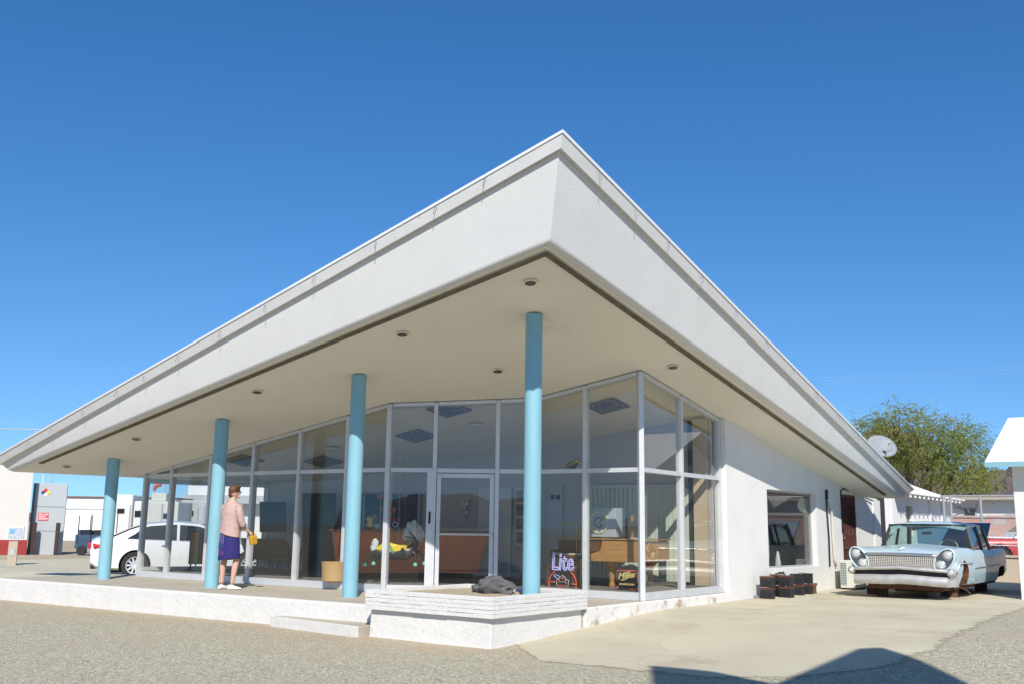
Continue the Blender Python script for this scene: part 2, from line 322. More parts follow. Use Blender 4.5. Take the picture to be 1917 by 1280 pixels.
# ------------------------------------------------------------------ motel lobby
bld=empty('motel_lobby',(-12,14,0),0,'white mid-century motel office with soaring pointed roof, glass front and pale blue columns','building')
def soz(x,y): return 4.065+.1715*(x+8)-.158*(y-11.45)
PN=((-8,11.45,4.065),(-.1715,.158,1)); A=atp(1029.5,457,*PN); Lc=atp(20,882,*PN); Rc=atp(1686,932,*PN)
E1=Vector((-18.0,15.2,2.0)); E2=Vector((-14.3,17.3,soz(-14.3,17.3)))
TA=atd(1050.5,249,12.36); TL=atd(-9,858,(Lc-CAM).dot(FW)+.13); TR=atd(1706,915,(Rc-CAM).dot(FW)+.2)
# soffit and ceiling
As=A-Vector((.09,-.07,0)); Ls=Lc+Vector((.05,.07,0)); Rs=Rc+Vector((-.08,-.05,0)); b=MB(); b.add([As,Ls,E1,E2,Rs],[(0,1,3),(1,2,3),(0,3,4)]); 
up=Vector((0,0,.06)); k=len(b.v); b.add([p+up for p in (As,Ls,E1,E2,Rs)],[(3,1,0),(3,2,1),(4,3,0)])
b.f+=[(0,1,6,5),(1,2,7,6),(2,3,8,7),(3,4,9,8),(4,0,5,9)]
soffit=b.build('soffit',SOFF,bld)
# fascia
def prof(Bp,Tp,o,pts): # pts: (s from bottom metres or from top if negative flag, d outward)
    u=(Tp-Bp); h=u.length; u.normalize(); out=[]
    for s_,d in pts: out.append(Bp+u*(s_ if s_>=0 and s_<5 else (h+s_ if s_<0 else h+s_-10))+o*d)
    return out
oL=Vector((-.55,-1,0)); oA=Vector((1,-1,0)); oR=Vector((1,.4,0))
def strip(pts,name,mat,smooth=False,sub=1):
    b=MB(); rings=[prof(Lc,TL,oL,pts),prof(A,TA,oA,pts),prof(Rc,TR,oR,pts)]
    full=[]
    for i in range(2):
        for t in range(24): full.append([p.lerp(q,t/24) for p,q in zip(rings[i],rings[i+1])])
    full.append(rings[2]); b.loft(full); return b.build(name,mat,bld,smooth=smooth)
fp=[(.0,-.30),(.0,-.16),(.008,-.05),(.045,-.008),(.075,.0),(.095,.0),(-.22,0),(-.2,-.25)]
strip(fp,'fascia',FASC,smooth='auto')
strip([(-.225,.0),(-.225,.066),(-.04,.066),(-.04,.0)],'fascia_board',BOARD)
strip([(-.038,-.02),(-.038,.08),(10.0,.08),(10.01,-.1)],'roof_edging',CAPM)
# roof deck
b=MB(); T1=Vector((-18.1,15.3,2.45)); T2=Vector((-14.3,17.6,2.6)); dn=Vector((0,0,-.02))
tp=[TA+dn,TL+dn,T1,T2,TR+dn]; b.add(tp+[A+up*1.2,Lc+up*1.2,E1+up*1.2,E2+up*1.2,Rc+up*1.2],[(0,1,3),(1,2,3),(0,3,4),(1,2,7,6),(2,3,8,7),(3,4,9,8)])
b.build('roof',M('roof_coating',(.75,.75,.74),.7,var=.05,scale=1),bld)
# vent strip in the soffit
inn=lambda P,d:P
def soff_pt(x,y,dz=-.006): return Vector((x,y,soz(x,y)+dz))
b=MB(); sA0=atp(1024,472,(-8,11.45,4.06),(-.1715,.158,1)); sL0=atp(72,866,(-8,11.45,4.06),(-.1715,.158,1)); sR0=atp(1660,925.5,(-8,11.45,4.06),(-.1715,.158,1))
w=.075
def so_(p,dx,dy): return soff_pt(p.x+dx,p.y+dy)
o1=[so_(sL0,0,0),so_(sA0,0,0),so_(sR0,0,0)]; i1=[so_(sL0,.02,w),so_(sA0,-w,w),so_(sR0,-w,-.05)]
for q in range(2): b.prism([o1[q],o1[q+1],i1[q+1],i1[q]],(0,0,-.008))
b.build('soffit_vent',VENT,bld)
# downlights
for (px,py) in [(993,530),(753,626),(481,733),(255,821),(932,694),(1260,687),(125,872)]:
    p=atp(px,py,(-8,11.45,4.065),(-.1715,.158,1)); nrm=Vector((-.1715,.158,1)).normalized(); M_=nrm.to_track_quat('Z','X').to_matrix()
    b=MB(); n=24
    for r0,r1,z0,z1 in ((.098,.078,-.005,-.009),(.078,.07,-.009,.05)):
        b.loft([[p+M_@Vector((r*math.cos(t*2*math.pi/n),r*math.sin(t*2*math.pi/n),z)) for t in range(n)] for r,z in ((r0,z0),(r1,z1))],cap=False)
    o=b.build('downlight',SOFF,bld,smooth=True)
    b=MB(); b.add([p+M_@Vector((.077*math.cos(t*2*math.pi/n),.077*math.sin(t*2*math.pi/n),-.008)) for t in range(n)],[tuple(range(n))]); b.build('lens',M('lamp_recess',(.10,.085,.065),.4),o)
# columns
for cx,cy in [(-18.2,11.5),(-14.78,11.42),(-11.46,11.48),(-8.0,11.46)]:
    z1=soz(cx,cy)+.02; b=MB(); b.lathe((cx,cy,0),[(.122,.0),(.122,z1)],28); c_=b.build('column',BLUE,bld,smooth='auto')
# hooks for string lights along the fascia board
HK=M('hook_steel',(.28,.27,.26),.5,metal=.6)
def hook(P,Q,t,o,lean):
    u=(Q[1]-P[1]).lerp(Q[0]-P[0],0); p=P[0].lerp(Q[0],t); q=P[1].lerp(Q[1],t); uu=(q-p).normalized()
    base=q-uu*.1+o*.07; b=MB(); b.path([base,base+o*.03+Vector((0,0,.006)),base+o*.05+Vector((lean,0,-.10))],.005,5); b.build('hook',HK,bld)
for t in (.08,.14,.22,.31,.39,.47,.55,.62,.68,.76,.84,.9): hook((A,TA),(Lc,TL),t,Vector((0,-1,0)),rnd.uniform(-.03,.03))
for t in (.05,.11,.17,.24,.32,.4,.48,.56,.64,.72,.8): hook((A,TA),(Rc,TR),t,Vector((1,0,0)),rnd.uniform(-.01,.02))
# ---- storefront
G0=Vector((-18.55,12.52,0)); A1=Vector((-11.93,12.76,0)); B1=Vector((-9.86,14.22,0)); K=Vector((-7.86,14.3,0)); D1=Vector((-7.9,17.32,0)); TZ=2.05
def onseg(P,Q,px,py=882):
    n=(Q-P).cross(Vector((0,0,1))); return atp(px,py,P,n)
def mullion(p,d,w=.075,dep=.12,top=None):
    z1=(soz(p.x,p.y) if top is None else top)-.004; b=MB(); d=d.normalized(); b.box((p.x,p.y,z1/2+.002),(w,dep,z1),Matrix.Rotation(math.atan2(d.y,d.x),3,'Z')); return b.build('mullion',ALU,bld,bevel=.006)
def bar(name,P,Q,z0,z1,dep=.1,inset=.04,par=None):
    d=(Q-P).normalized(); n=Vector((d.y,-d.x,0)); P=P+d*inset; Q=Q-d*inset; b=MB(); 
    zz=lambda X,z:(soz(X.x,X.y)+z if z<=0 and z!=0 else z)
    vs=[]
    for X in (P,Q):
        for s_ in (-1,1):
            for z in (z0,z1):
                v=X+n*dep/2*s_; v.z=zz(v,z) if z<0 else z; vs.append(v)
    b.add(vs,[(0,1,3,2),(4,6,7,5),(0,4,5,1),(2,3,7,6),(0,2,6,4),(1,5,7,3)]); return b.build(name,ALU,par or bld)
def pane(P,Q,z0,z1,par=None,name='pane'):
    d=(Q-P).normalized(); n=Vector((d.y,-d.x,0))*.004; P=P+d*.03;Q=Q-d*.03; b=MB(); vs=[]
    for X in (P,Q):
        for s_ in (-1,1):
            for z in (z0,z1): v=X+n*s_; v.z=soz(v.x,v.y)+z if z<0 else z; vs.append(v)
    b.add(vs,[(0,1,3,2),(4,6,7,5),(0,4,5,1),(2,3,7,6),(0,2,6,4),(1,5,7,3)]); return b.build(name,GLASS,par or bld)
segs=[(G0,A1,[(254,888),(325,886),(397,885.5),(476,885),(562,884),(651,882)],G0,A1),(A1,B1,[(814,880),(931,880)],A1,B1),(B1,K,[(1097,880)],B1,K),(K,D1,[(1273,886)],K,D1)]
corners=[G0,A1,B1,K,D1]
for s_,e_,pxs,_,_ in segs:
    pts=[s_]+[onseg(s_,e_,*p) for p in (pxs if s_ is not G0 else pxs[1:])]+[e_]
    for p in pts: p.z=0
    for i,(p,q) in enumerate(zip(pts,pts[1:])):
        isdoor=(s_ is A1 and i==1)
        bar('head_rail',p,q,-.06,-.005)
        bar('transom',p,q,TZ-.035,TZ+.035)
        pane(p,q,TZ+.03,-.05)
        if not isdoor:
            bar('sill_rail',p,q,.004,.125,dep=.12); pane(p,q,.12,TZ-.03)
        else:
            d=(q-p).normalized(); n=Vector((d.y,-d.x,0)); dr=bpy.data.objects.new('door',None)
            P1=p+d*.045;Q1=q-d*.045; b=MB(); Mz=Matrix.Rotation(math.atan2(d.y,d.x),3,'Z')
            Wd=(Q1-P1).length
            def lb(a0,a1,z0,z1,dp=.05): c=P1+d*(a0+a1)/2; b.box((c.x,c.y,(z0+z1)/2),(a1-a0,dp,z1-z0),Mz)
            lb(0,.07,.02,2.0); lb(Wd-.075,Wd,.02,2.0); lb(.072,Wd-.077,1.93,2.0); lb(.072,Wd-.077,.02,.12)
            door=b.build('door',ALU,bld,bevel=.004); pane(P1+d*.04,Q1-d*.04,.1,1.95,door)
            b=MB(); hp=P1+d*.02+n*.07; hq=Q1-d*.02+n*.07; b.tube(hp+Vector((0,0,.98)),hq+Vector((0,0,.98)),.018,n=8)
            b.box((P1+d*.04+n*.05+Vector((0,0,1.0))),(.05,.05,.3),Mz); b.build('push_bar',ALU,door)
    for p in pts[(0 if s_ is G0 else 1):]:
        d=e_-s_
        if p is e_ and e_ is not D1:
            nx={0:B1-A1,1:K-B1,2:D1-K}[[A1,B1,K].index(e_)]; d=(e_-s_).normalized()+nx.normalized()
        mullion(p,d,.085 if (p is e_) else .07)
# jamb beside the door with key box
p=onseg(A1,B1,814,880); d=(B1-A1).normalized(); n=Vector((d.y,-d.x,0)); b=MB(); b.box((p.x-d.x*.06+n.x*.02,p.y-d.y*.06+n.y*.02,1.02),(.12,.1,2.02),Matrix.Rotation(math.atan2(d.y,d.x),3,'Z')); b.build('door_jamb',ALU,bld)
b=MB(); c_=p-d*.06+n*.075; b.box((c_.x,c_.y,1.25),(.035,.02,.2),Matrix.Rotation(math.atan2(d.y,d.x),3,'Z')); b.build('lock_box',BLACK,bld,bevel=.004)
# ---- right wall with window, door
WX=-7.76; wy0=17.36; wy1=atx(1645,1000,WX).y; win=(atx(1438,1000,WX).y,atx(1530,1000,WX).y,atx(1441,1064,WX).z,atx(1441,915,WX).z); dor=(atx(1577.5,1000,WX).y,atx(1605,1000,WX).y,-.13,atx(1577,924,WX).z)
def wallquad(b,y0,y1,z0,z1):
    zt0=soz(WX,y0)+.03 if z1 is None else z1; zt1=soz(WX,y1)+.03 if z1 is None else z1
    zt0=max(zt0,2.0) if z1 is None else zt0; zt1=max(zt1,1.97) if z1 is None else zt1
    vs=[(x,y,z) for x in (WX-.2,WX) for (y,z) in ((y0,z0),(y1,z0),(y1,zt1),(y0,zt0))]
    b.add(vs,[(0,1,2,3),(7,6,5,4),(0,4,5,1),(1,5,6,2),(2,6,7,3),(3,7,4,0)])
b=MB(); wallquad(b,wy0,win[0],-.35,None); wallquad(b,win[0],win[1],-.35,win[2]); wallquad(b,win[0],win[1],win[3],None); wallquad(b,win[1],dor[0],-.35,None); wallquad(b,dor[0],dor[1],dor[3],None); wallquad(b,dor[1],wy1,-.35,None)
b.bx(WX-.01,WX+.035,wy1-.42,wy1+.12,-.35,1.93)
b.build('wall',STUC,bld)
f=MB(); y0,y1,z0,z1=win
for a_ in ((y0,y1,z0,z0+.035),(y0,y1,z1-.035,z1),(y0,y0+.035,z0+.035,z1-.035),(y1-.035,y1,z0+.035,z1-.035)): f.bx(WX-.17,WX-.12,*a_)
fr=f.build('window_frame',M('cream_frame',(.34,.36,.37),.6),bld); MB().bx(WX-.149,WX-.143,y0+.02,y1-.02,z0+.02,z1-.02).build('pane',glassmat('side_glass',(.93,.94,.93),1.27,0,.003),fr)
# iron security door
IRON=M('oxide_red_iron',(.10,.035,.028),.6,var=.3,scale=12)
MB().bx(WX-.16,WX-.1,dor[0]+.002,dor[1]-.002,dor[2],dor[3]-.002).build('inner_door',M('maroon_door',(.035,.015,.014),.7),bld)
b=MB(); y0,y1,z0,z1=dor
for a_ in ((y0,y0+.06,z0,z1),(y1-.06,y1,z0,z1),(y0+.06,y1-.06,z1-.06,z1),(y0+.06,y1-.06,z0,z0+.08),(y0+.06,y1-.06,.72,.80)): b.bx(WX-.06,WX-.02,*a_)
for i in range(1,9):
    yy=y0+.06+(y1-y0-.12)*i/9; b.tube((WX-.04,yy,z0+.05),(WX-.04,yy,z1-.03),.014,n=6)
for i in range(3):
    for j in range(4): b.ring((WX-.035,y0+.2+j*.25,.35+i*.75 if i else .3),.09,.012,(0,1,0),(0,0,1),14,5)
sdoor=b.build('security_door',IRON,bld); MB().ball((WX-.0,y0+.12,.98),.035).build('handle',BRASS,sdoor)
# rear walls of the building (solid) and interior
IW=M('interior_wall',(.46,.43,.41),.9,var=.06,scale=2); IFL=M('interior_carpet',(.20,.18,.165),.95,var=.25,scale=8); IWH=M('interior_white',(.55,.55,.54),.8,var=.04,scale=2)
W0=Vector((-7.95,17.12,0)); W1=Vector((-14.6,15.82,0)); W3=Vector((-17.7,15.05,0)); W2=atp(492,960,W1,(W3-W1).cross(Vector((0,0,1)))); W2.z=0
def wall(P,Q,z0,ztop,th,name,mat,par=bld,opening=None):
    d=(Q-P).normalized(); n=Vector((-d.y,d.x,0))*th; b=MB(); vs=[]
    for X in (P,Q):
        for Y in (X,X+n):
            for z in (z0,None): v=Y.copy(); v.z=z if z is not None else (max(soz(v.x,v.y),2.0)+.02 if ztop is None else ztop); vs.append(v)
    b.add(vs,[(0,1,3,2),(4,6,7,5),(0,4,5,1),(2,3,7,6),(0,2,6,4),(1,5,7,3)]); return b.build(name,mat,par)
wall(W0,W1,-.3,None,-.15,'interior_wall',IW)
wall(W1,W2,-.3,None,-.15,'interior_wall',IWH)
# rear glazing
rg=[W2,(W2+W3)/2,W3,Vector((-18.05,14.0,0)),G0+Vector((0.0,.0,0))]
for i,(p,q) in enumerate(zip(rg,rg[1:])):
    pane(p,q,.2,1.98); bar('sill_rail',p,q,.0,.2); bar('head_rail',p,q,1.9,2.0)
    if i<3: mullion(q,q-p,.07,.08,2.0)
pl_=[G0,A1,B1,K,Vector((-7.9,17.3,0)),Vector((-7.9,27.0,0)),Vector((-9.2,27.0,0)),W1,W2,W3,Vector((-18.1,14.0,0))]
b=MB(); b.prism([Vector((p.x,p.y,.0)) for p in pl_],(0,0,.13)); b.build('interior_floor',IFL,bld)
# side room backing
wall(Vector((-9.2,27.0,0)),Vector((-14.2,16.2,0)),-.3,1.95,.12,'rear_wall',STUC)
wall(Vector((-7.9,27.05,0)),Vector((-9.3,27.05,0)),-.3,1.9,-.12,'rear_wall',STUC)
b=MB(); b.bx(-9.65,-9.55,18.3,27.0,.131,1.95); b.bx(-9.54,-7.97,24.2,24.3,.131,1.95); b.build('added_partition',M('dim_room_grey',(.13,.125,.125),.85,var=.3,scale=2.2),bld)  # added partition, coloured dark so the side window looks into a dim room
# ceiling diffusers inside
for (x,y) in [(-16.32,13.2),(-12.72,14.34),(-11.33,13.62),(-9.09,15.34),(-15.2,14.3)]:
    z=soz(x,y)-.012; nrm=Vector((-.1715,.158,1)).normalized(); M_=nrm.to_track_quat('Z','X').to_matrix(); M_=Matrix(((1,0,.1715),(0,1,-.158),(-0,0,1)))
    b=MB()
    for s0,s1,dz in ((.3,.24,0),(.2,.14,-.004),(.11,.0,-.008)):
        q=[(s0,s0),(-s0,s0),(-s0,-s0),(s0,-s0)]; 
        for k in range(4):
            a_,c_=q[k],q[(k+1)%4]; t=s1/s0
            b.add([Vector((x+u,y+v,z+dz+.1715*u-.158*v)) for u,v in (a_,c_,(c_[0]*t,c_[1]*t),(a_[0]*t,a_[1]*t))],[(0,1,2,3)])
    b.build('ceiling_vent',M('vent_grey',(.20,.20,.20),.6),bld)
for px,py in [(891,794),(620,838)]:
    p=atp(px,py,(-8,11.45,4.05),(-.1715,.158,1)); b=MB(); b.lathe(p,[(.09,-.02),(.12,-.02),(.12,.01)],18); b.build('downlight',WHITE,bld)
# conduits, cable
b=MB(); y=atx(1549,1000,WX).y
b.path([(WX+.03,y-.05,1.98),(WX+.03,y-.05,1.6),(WX+.035,y-.0,1.0),(WX+.03,y+.0,.35)],.018,6); b.build('cable',BLACK,bld,smooth=True)
b=MB(); b.path([(WX+.03,y+.08,1.78),(WX+.035,y+.24,1.55),(WX+.035,y+.27,1.0),(WX+.035,y+.3,.5),(WX+.03,y+.4,.35)],.028,8); b.build('conduit',M('cream_pipe',(.6,.57,.48),.6),bld,smooth=True)
MB().box((WX+.02,y,1.95),(.05,.09,.22)).build('cable_cover',BLACK,bld,bevel=.01)
b=MB(); dq=dor[0]; b.path([(WX+.02,dq-.05,1.1),(WX+.02,dq-.05,dor[3]+.06),(WX+.03,dq+.1,dor[3]+.13),(WX+.03,dq+.8,dor[3]+.07),(WX+.03,dq+1.5,dor[3]+.0),(WX+.06,wy1-.5,1.9)],.016,6); b.build('cable',BLACK,bld,smooth=True)
# low kerb under the right glass
# ------------------------------------------------------------------ porch
b=MB(); pp=[(-19.75,10.12),(-16,10.30),(-13,10.44),(-9.7,10.6),(-7.74,10.62),(-7.74,17.3),(-12,17.3),(-18.8,15.6),(-19.9,14.6)]
b.prism([(x,y,-.5) for x,y in pp],(0,0,.5)); b.build('porch_pavement',FLOORC,kind='structure',bevel=.02)
# white painted edge
b=MB(); e=[(-19.78,10.5),(-19.775,10.09),(-16,10.275),(-13,10.415),(-9.7,10.575)]
b.loft([[(x-(.0 if i else 0),y,-.5),(x,y,-.012),(x+.02,y+.05,.004),(x+.02,y+.12,.003),(x+.03,y+.12,-.5)] for i,(x,y) in enumerate(e[1:])]); 
b.build('porch_kerb',WPAINT,kind='structure',bevel=.012)
b=MB(); b.loft([[(-7.70,y,-.4),(-7.70,y,-.012),(-7.73,y,.004),(-7.77,y,.003),(-7.77,y,-.4)] for y in (12.38,15,17.36)]); b.build('side_kerb',M('flaking_white_kerb',(.72,.69,.64),.85,var=.1,scale=4,bump=.5,bs=18,c2=(.40,.32,.24),c2amt=.45,c2scale=3.5),kind='structure')
st=empty('porch_step',(-10.8,10.4,-.38),0,'low concrete step with white painted riser against the porch beside the planter','step')
b=MB(); b.prism([(-11.86,10.30,-.5),(-9.86,10.07,-.5),(-9.86,10.60,-.5),(-11.86,10.48,-.5)],(0,0,.262)); b.build('tread',FLOORC,st,bevel=.01)
b=MB(); b.prism([(-11.89,10.285,-.5),(-9.86,10.045,-.5),(-9.86,10.067,-.5),(-11.862,10.298,-.5),(-11.862,10.47,-.5),(-11.89,10.465,-.5)],(0,0,.265)); b.build('riser',WPAINT,st,bevel=.004)
# ------------------------------------------------------------------ planter
pt=empty('brick_planter',(-8.7,11.2,-.38),0,'white painted brick planter on a plastered base at the porch corner','planter')
PX0,PX1,PY0,PY1=-9.83,-7.66,10.14,12.36
BRK=M('white_painted_brick',(.66,.645,.605),.8,var=.07,scale=6,bump=.5,bs=30,c2=(.6,.56,.5),c2amt=.08,c2scale=5)
b=MB(); i_=.065
b.loft([[(PX0+i_+a,PY0+i_-bb,z) ,(PX1-i_+bb,PY0+i_-bb,z),(PX1-i_+bb,PY1-i_,z),(PX0+i_+a,PY1-i_,z)] for z,a,bb in ((-.55,-.02,.03),(-.34,-.01,.01),(-.012,0,0))]); b.build('plaster_base',WPAINT,pt,bevel=.01)
b=MB(); rb=random.Random(3); zc=-.01; H_=.052
def course(k,z,inner):
    L_=.29; 
    for side in range(4):
        if side in(0,2): a0,a1=PX0+(0 if side==0 else 0),PX1
        else: a0,a1=PY0+.1,PY1-.1
        x=a0-(.145 if k%2 else 0)
        while x<a1-.02:
            x0=max(x,a0)+.0015; x1=min(x+L_,a1)-.0015; x+=L_
            if x1-x0<.03: continue
            j=rb.uniform(-.005,.007); t=rb.uniform(-.002,.002)
            if side==0: b.bx(x0,x1,PY0+j,PY0+.1,z+.0012+t*.4,z+H_-.0012+t*.4)
            if side==2: b.bx(x0,x1,PY1-.1,PY1+j,z+.0012+t*.4,z+H_-.0012+t*.4)
            if side==1: b.bx(PX1-.1,PX1+j,x0,x1,z+.0012+t*.4,z+H_-.0012+t*.4)
            if side==3: b.bx(PX0+j,PX0+.1,x0,x1,z+.0012+t*.4,z+H_-.0012+t*.4)
for k in range(5): course(k,zc+k*H_,0)
b.build('brickwork',BRK,pt,bevel=.004)
b=MB(); 
for (x0,x1,y0,y1) in ((PX0+.012,PX1-.012,PY0+.012,PY0+.09),(PX0+.012,PX1-.012,PY1-.09,PY1-.012),(PX0+.012,PX0+.09,PY0+.09,PY1-.09),(PX1-.09,PX1-.012,PY0+.09,PY1-.09)): b.bx(x0,x1,y0,y1,zc-.0,zc+5*H_-.006)
b.build('mortar',BRK,pt)
b=sheet([PX0+.09+i*.09 for i in range(23)],[PY0+.09+i*.09 for i in range(23)],0,lambda x,y:.195+.02*noise.noise(Vector((x*3,y*3,1)))); b.build('soil',GRAV,pt,smooth=True,recalc=False)
ROCK=M('lava_rock',(.13,.125,.125),.95,var=.5,scale=9,bump=1,bs=35,c2=(.11,.07,.06),c2amt=.3,c2scale=5)
rkp=atz(910,1105,.235); b=MB(); b.ball((rkp.x,rkp.y+.18,.27),(.33,.2,.145),48,30,.32,8); b.build('lava_rock',ROCK,smooth=True,label='dark pitted lava rock lying in the white brick planter',cat='rock')
# ------------------------------------------------------------------ vintage car on blocks
def half(pts,y):   # closed ring from half section (x,z) listed bottom centre -> top centre
    return [Vector((x,y,z)) for x,z in pts]+[Vector((-x,y,z)) for x,z in pts[::-1] if x>1e-6]
def lerp_st(S,y):
    for (a,pa),(b_,pb) in zip(S,S[1:]):
        if y<=b_:
            t=(y-a)/(b_-a); return [(p[0]+(q[0]-p[0])*t,p[1]+(q[1]-p[1])*t) for p,q in zip(pa,pb)]
    return S[-1][1]
PBL=M('faded_blue_paint',(.46,.575,.615),.32,var=.05,scale=2,c2=(.5,.6,.62),c2amt=.2,c2scale=3,spec=.5,coat=.3)
car=empty('vintage_car',(-5.62,20.55,-.15),0,'faded pale blue vintage sedan without wheels standing on rusty blocks','car')
car.rotation_euler=(0,0,R(.5))
S=[ # y, half section (x,z) 10 points
(.14,[(0,.42),(.60,.42),(.82,.47),(.93,.56),(.96,.66),(.965,.75),(.96,.84),(.93,.90),(.45,.895),(0,.905)]),
(.30,[(0,.34),(.70,.34),(.90,.38),(.98,.50),(1.0,.62),(.995,.74),(.985,.86),(.93,.95),(.5,.935),(0,.965)]),
(.75,[(0,.27),(.80,.27),(.95,.30),(1.0,.44),(1.02,.60),(1.0,.74),(.99,.88),(.93,.98),(.55,.975),(0,1.02)]),
(1.7,[(0,.25),(.85,.25),(.97,.28),(1.01,.42),(1.03,.60),(1.0,.74),(.985,.88),(.92,.975),(.6,1.01),(0,1.055)]),
(2.15,[(0,.24),(.85,.24),(.97,.27),(1.01,.42),(1.03,.60),(1.0,.72),(.985,.86),(.93,.94),(.6,.95),(0,.97)]),
(3.9,[(0,.24),(.85,.24),(.97,.27),(1.01,.42),(1.03,.60),(1.0,.72),(.985,.85),(.93,.92),(.6,.93),(0,.94)]),
(4.6,[(0,.25),(.85,.25),(.97,.28),(1.01,.42),(1.03,.60),(1.0,.72),(.985,.86),(.93,.93),(.75,.93),(0,.93)]),
(5.3,[(0,.34),(.85,.34),(.95,.38),(.99,.46),(1.0,.60),(.985,.72),(.97,.86),(.93,.95),(.86,.93),(0,.88)]),
(5.50,[(0,.44),(.80,.44),(.90,.47),(.95,.52),(.965,.62),(.955,.72),(.95,.84),(.93,.92),(.85,.88),(0,.84)])]
ysn=[.14,.2,.3,.5,.75,1.1,1.4,1.7,1.9,2.15,2.5,2.9,3.3,3.9,4.2,4.6,4.9,5.1,5.3,5.5]
b=MB(); b.loft([half(lerp_st(S,y),y) for y in ysn]); body=b.build('body',PBL,car,smooth='auto',local=True)
cut=[]
for sx in (-1,1):
    # front wheel arch: tall rounded opening; rear: square cut opening
    c_=MB(); pr=[]
    for k in range(15):
        t=math.pi*k/14; pr.append((.93+.27*math.cos(t),.42+.33*math.sin(t)))
    pr=[(1.20,.1)]+pr+[(.66,.1)]
    c_.prism([Vector((sx*.60,y,z)) for y,z in pr],(sx*.6,0,0)); cut.append(c_.build('cut',RUST,car,local=True))
    c_=MB(); c_.prism([Vector((sx*.60,y,z)) for y,z in [(4.22,.1),(4.22,.50),(4.34,.56),(4.9,.58),(5.02,.50),(5.02,.1)]],(sx*.6,0,0)); cut.append(c_.build('cut',RUST,car,local=True))
# opening for the engine air gap under the grille and the cabin
c_=MB(); c_.bx(-.80,.80,2.18,4.15,.72,1.2); cut.append(c_.build('cut',DARKM,car,local=True))
bake(body,cut)
body.data.materials.clear(); body.data.materials.append(PBL); body.data.materials.append(RUST)
for p in body.data.polygons:
    c_=p.center; ar=(.58<c_.y<1.22 or 4.2<c_.y<5.05) and .08<c_.z<.78 and abs(c_.x)<1.02
    p.material_index=1 if ar and (abs(p.normal.x)<.6 or abs(c_.x)<.64) else 0

# inner wells and running gear
b=MB(); 
for sx in (-1,1):
    b.box((sx*.6,.98,.5),(.06,.9,.6)); b.box((sx*.6,4.62,.5),(.06,.95,.6)); 
    b.lathe((sx*.72,.98,.36),[(.0,-.09),(.14,-.09),(.16,0),(.07,.03),(.07,.12),(0,.12)] if sx>0 else [(.0,.09),(.14,.09),(.16,0),(.07,-.03),(.07,-.12),(0,-.12)],14,'x')
b.build('wheel_hub',RUST,car,smooth='auto',local=True)
b=MB(); b.bx(-.72,.72,.35,5.4,.17,.30); b.tube((-.8,.98,.22),(.8,.98,.22),.05,n=8); b.tube((-.75,4.6,.24),(.75,4.6,.24),.06,n=8); b.box((.1,.95,.17),(.9,.14,.1)); b.box((-.2,1.6,.14),(.5,.6,.1)); b.build('chassis',RUST,car,local=True)
# grille
GRL=M('grille_recess',(.045,.042,.038),.8); GB=M('grille_mesh',(.50,.47,.42),.5,metal=.1,var=.15,scale=8)
gx=.655
def gy(x): return .125-.03*math.cos(x/gx*1.2)
b=MB(); pts=[(-gx,.60),(gx,.60),(gx+.02,.80),(-gx-.02,.80)]; 
rings=[]
for i in range(13):
    x=-gx+2*gx*i/12; y=gy(x); rings.append([Vector((x,y,.60)),Vector((x,y,.81)),Vector((x,y+.06,.81)),Vector((x,y+.06,.60))])
b.loft(rings); gr=b.build('grille',GRL,car,local=True)
b=MB()
for i in range(37):
    x=-gx+2*gx*i/36; b.beam((x,gy(x)-.012,.60),(x,gy(x)-.012,.81),.016,.014,(0,1,0))
for j in range(7):
    z=.612+j*.031; b.path([(-gx+2*gx*i/12,gy(-gx+2*gx*i/12)-.016,z) for i in range(13)],.0075,4)
b.build('grille_bars',GB,gr)
# hood lip (brighter band above grille) 
b=MB(); b.loft([[Vector((x,y,z)) for (x,y,z) in ((-.70+1.4*i/12,gy(-.62+1.24*i/12)+dy,.838+.012*math.cos((i-6)/4)+dz) for dy,dz in ((-.03,-.02),(-.035,.012),(.03,.035),(.06,-.02)))] for i in range(13)]); b.build('hood_lip',CHROME,car,smooth=True,local=True)
# headlights: canted pair in an oval recess
LENS=M('headlamp_lens',(.55,.56,.54),.12,spec=.8,metal=.3); REC=M('headlamp_recess',(.08,.09,.10),.4,metal=.3)
for sx in (-1,1):
    c0=Vector((sx*.868,.13,.85)); c1=Vector((sx*.735,.115,.665)); ax=(c0-c1).normalized(); nrm=Vector((0,-1,0)); sd_=ax.cross(nrm); mid=(c0+c1)/2
    def oval(a_,b_,dy):
        return [mid+ax*a_*math.cos(t)*(1)+sd_*b_*math.sin(t)+Vector((0,dy,0)) for t in [2*math.pi*k/28 for k in range(28)]]
    b=MB(); b.loft([oval(.222,.132,.02),oval(.232,.142,-.035),oval(.246,.156,-.04),oval(.256,.168,-.0),oval(.26,.172,.2)],cap=False); hb=b.build('headlight_bezel',PBL,car,smooth=True,local=True)
    b=MB(); b.loft([oval(.224,.134,-.006),oval(.215,.125,.06)],cap=True); b.build('recess',REC,hb)
    for c_ in (c0,c1):
        b=MB(); q=c_.copy(); b.lathe((q.x,q.y,q.z),[(.0,-.055),(.038,-.052),(.064,-.04),(.078,-.018),(.080,.01)],18,'y'); h_=b.build('headlight',LENS,car,smooth=True,local=True)
        b=MB(); b.ring((q.x,q.y-.01,q.z),.086,.010,(1,0,0),(0,0,1),22,6); b.build('rim',CHROME,h_,smooth=True)
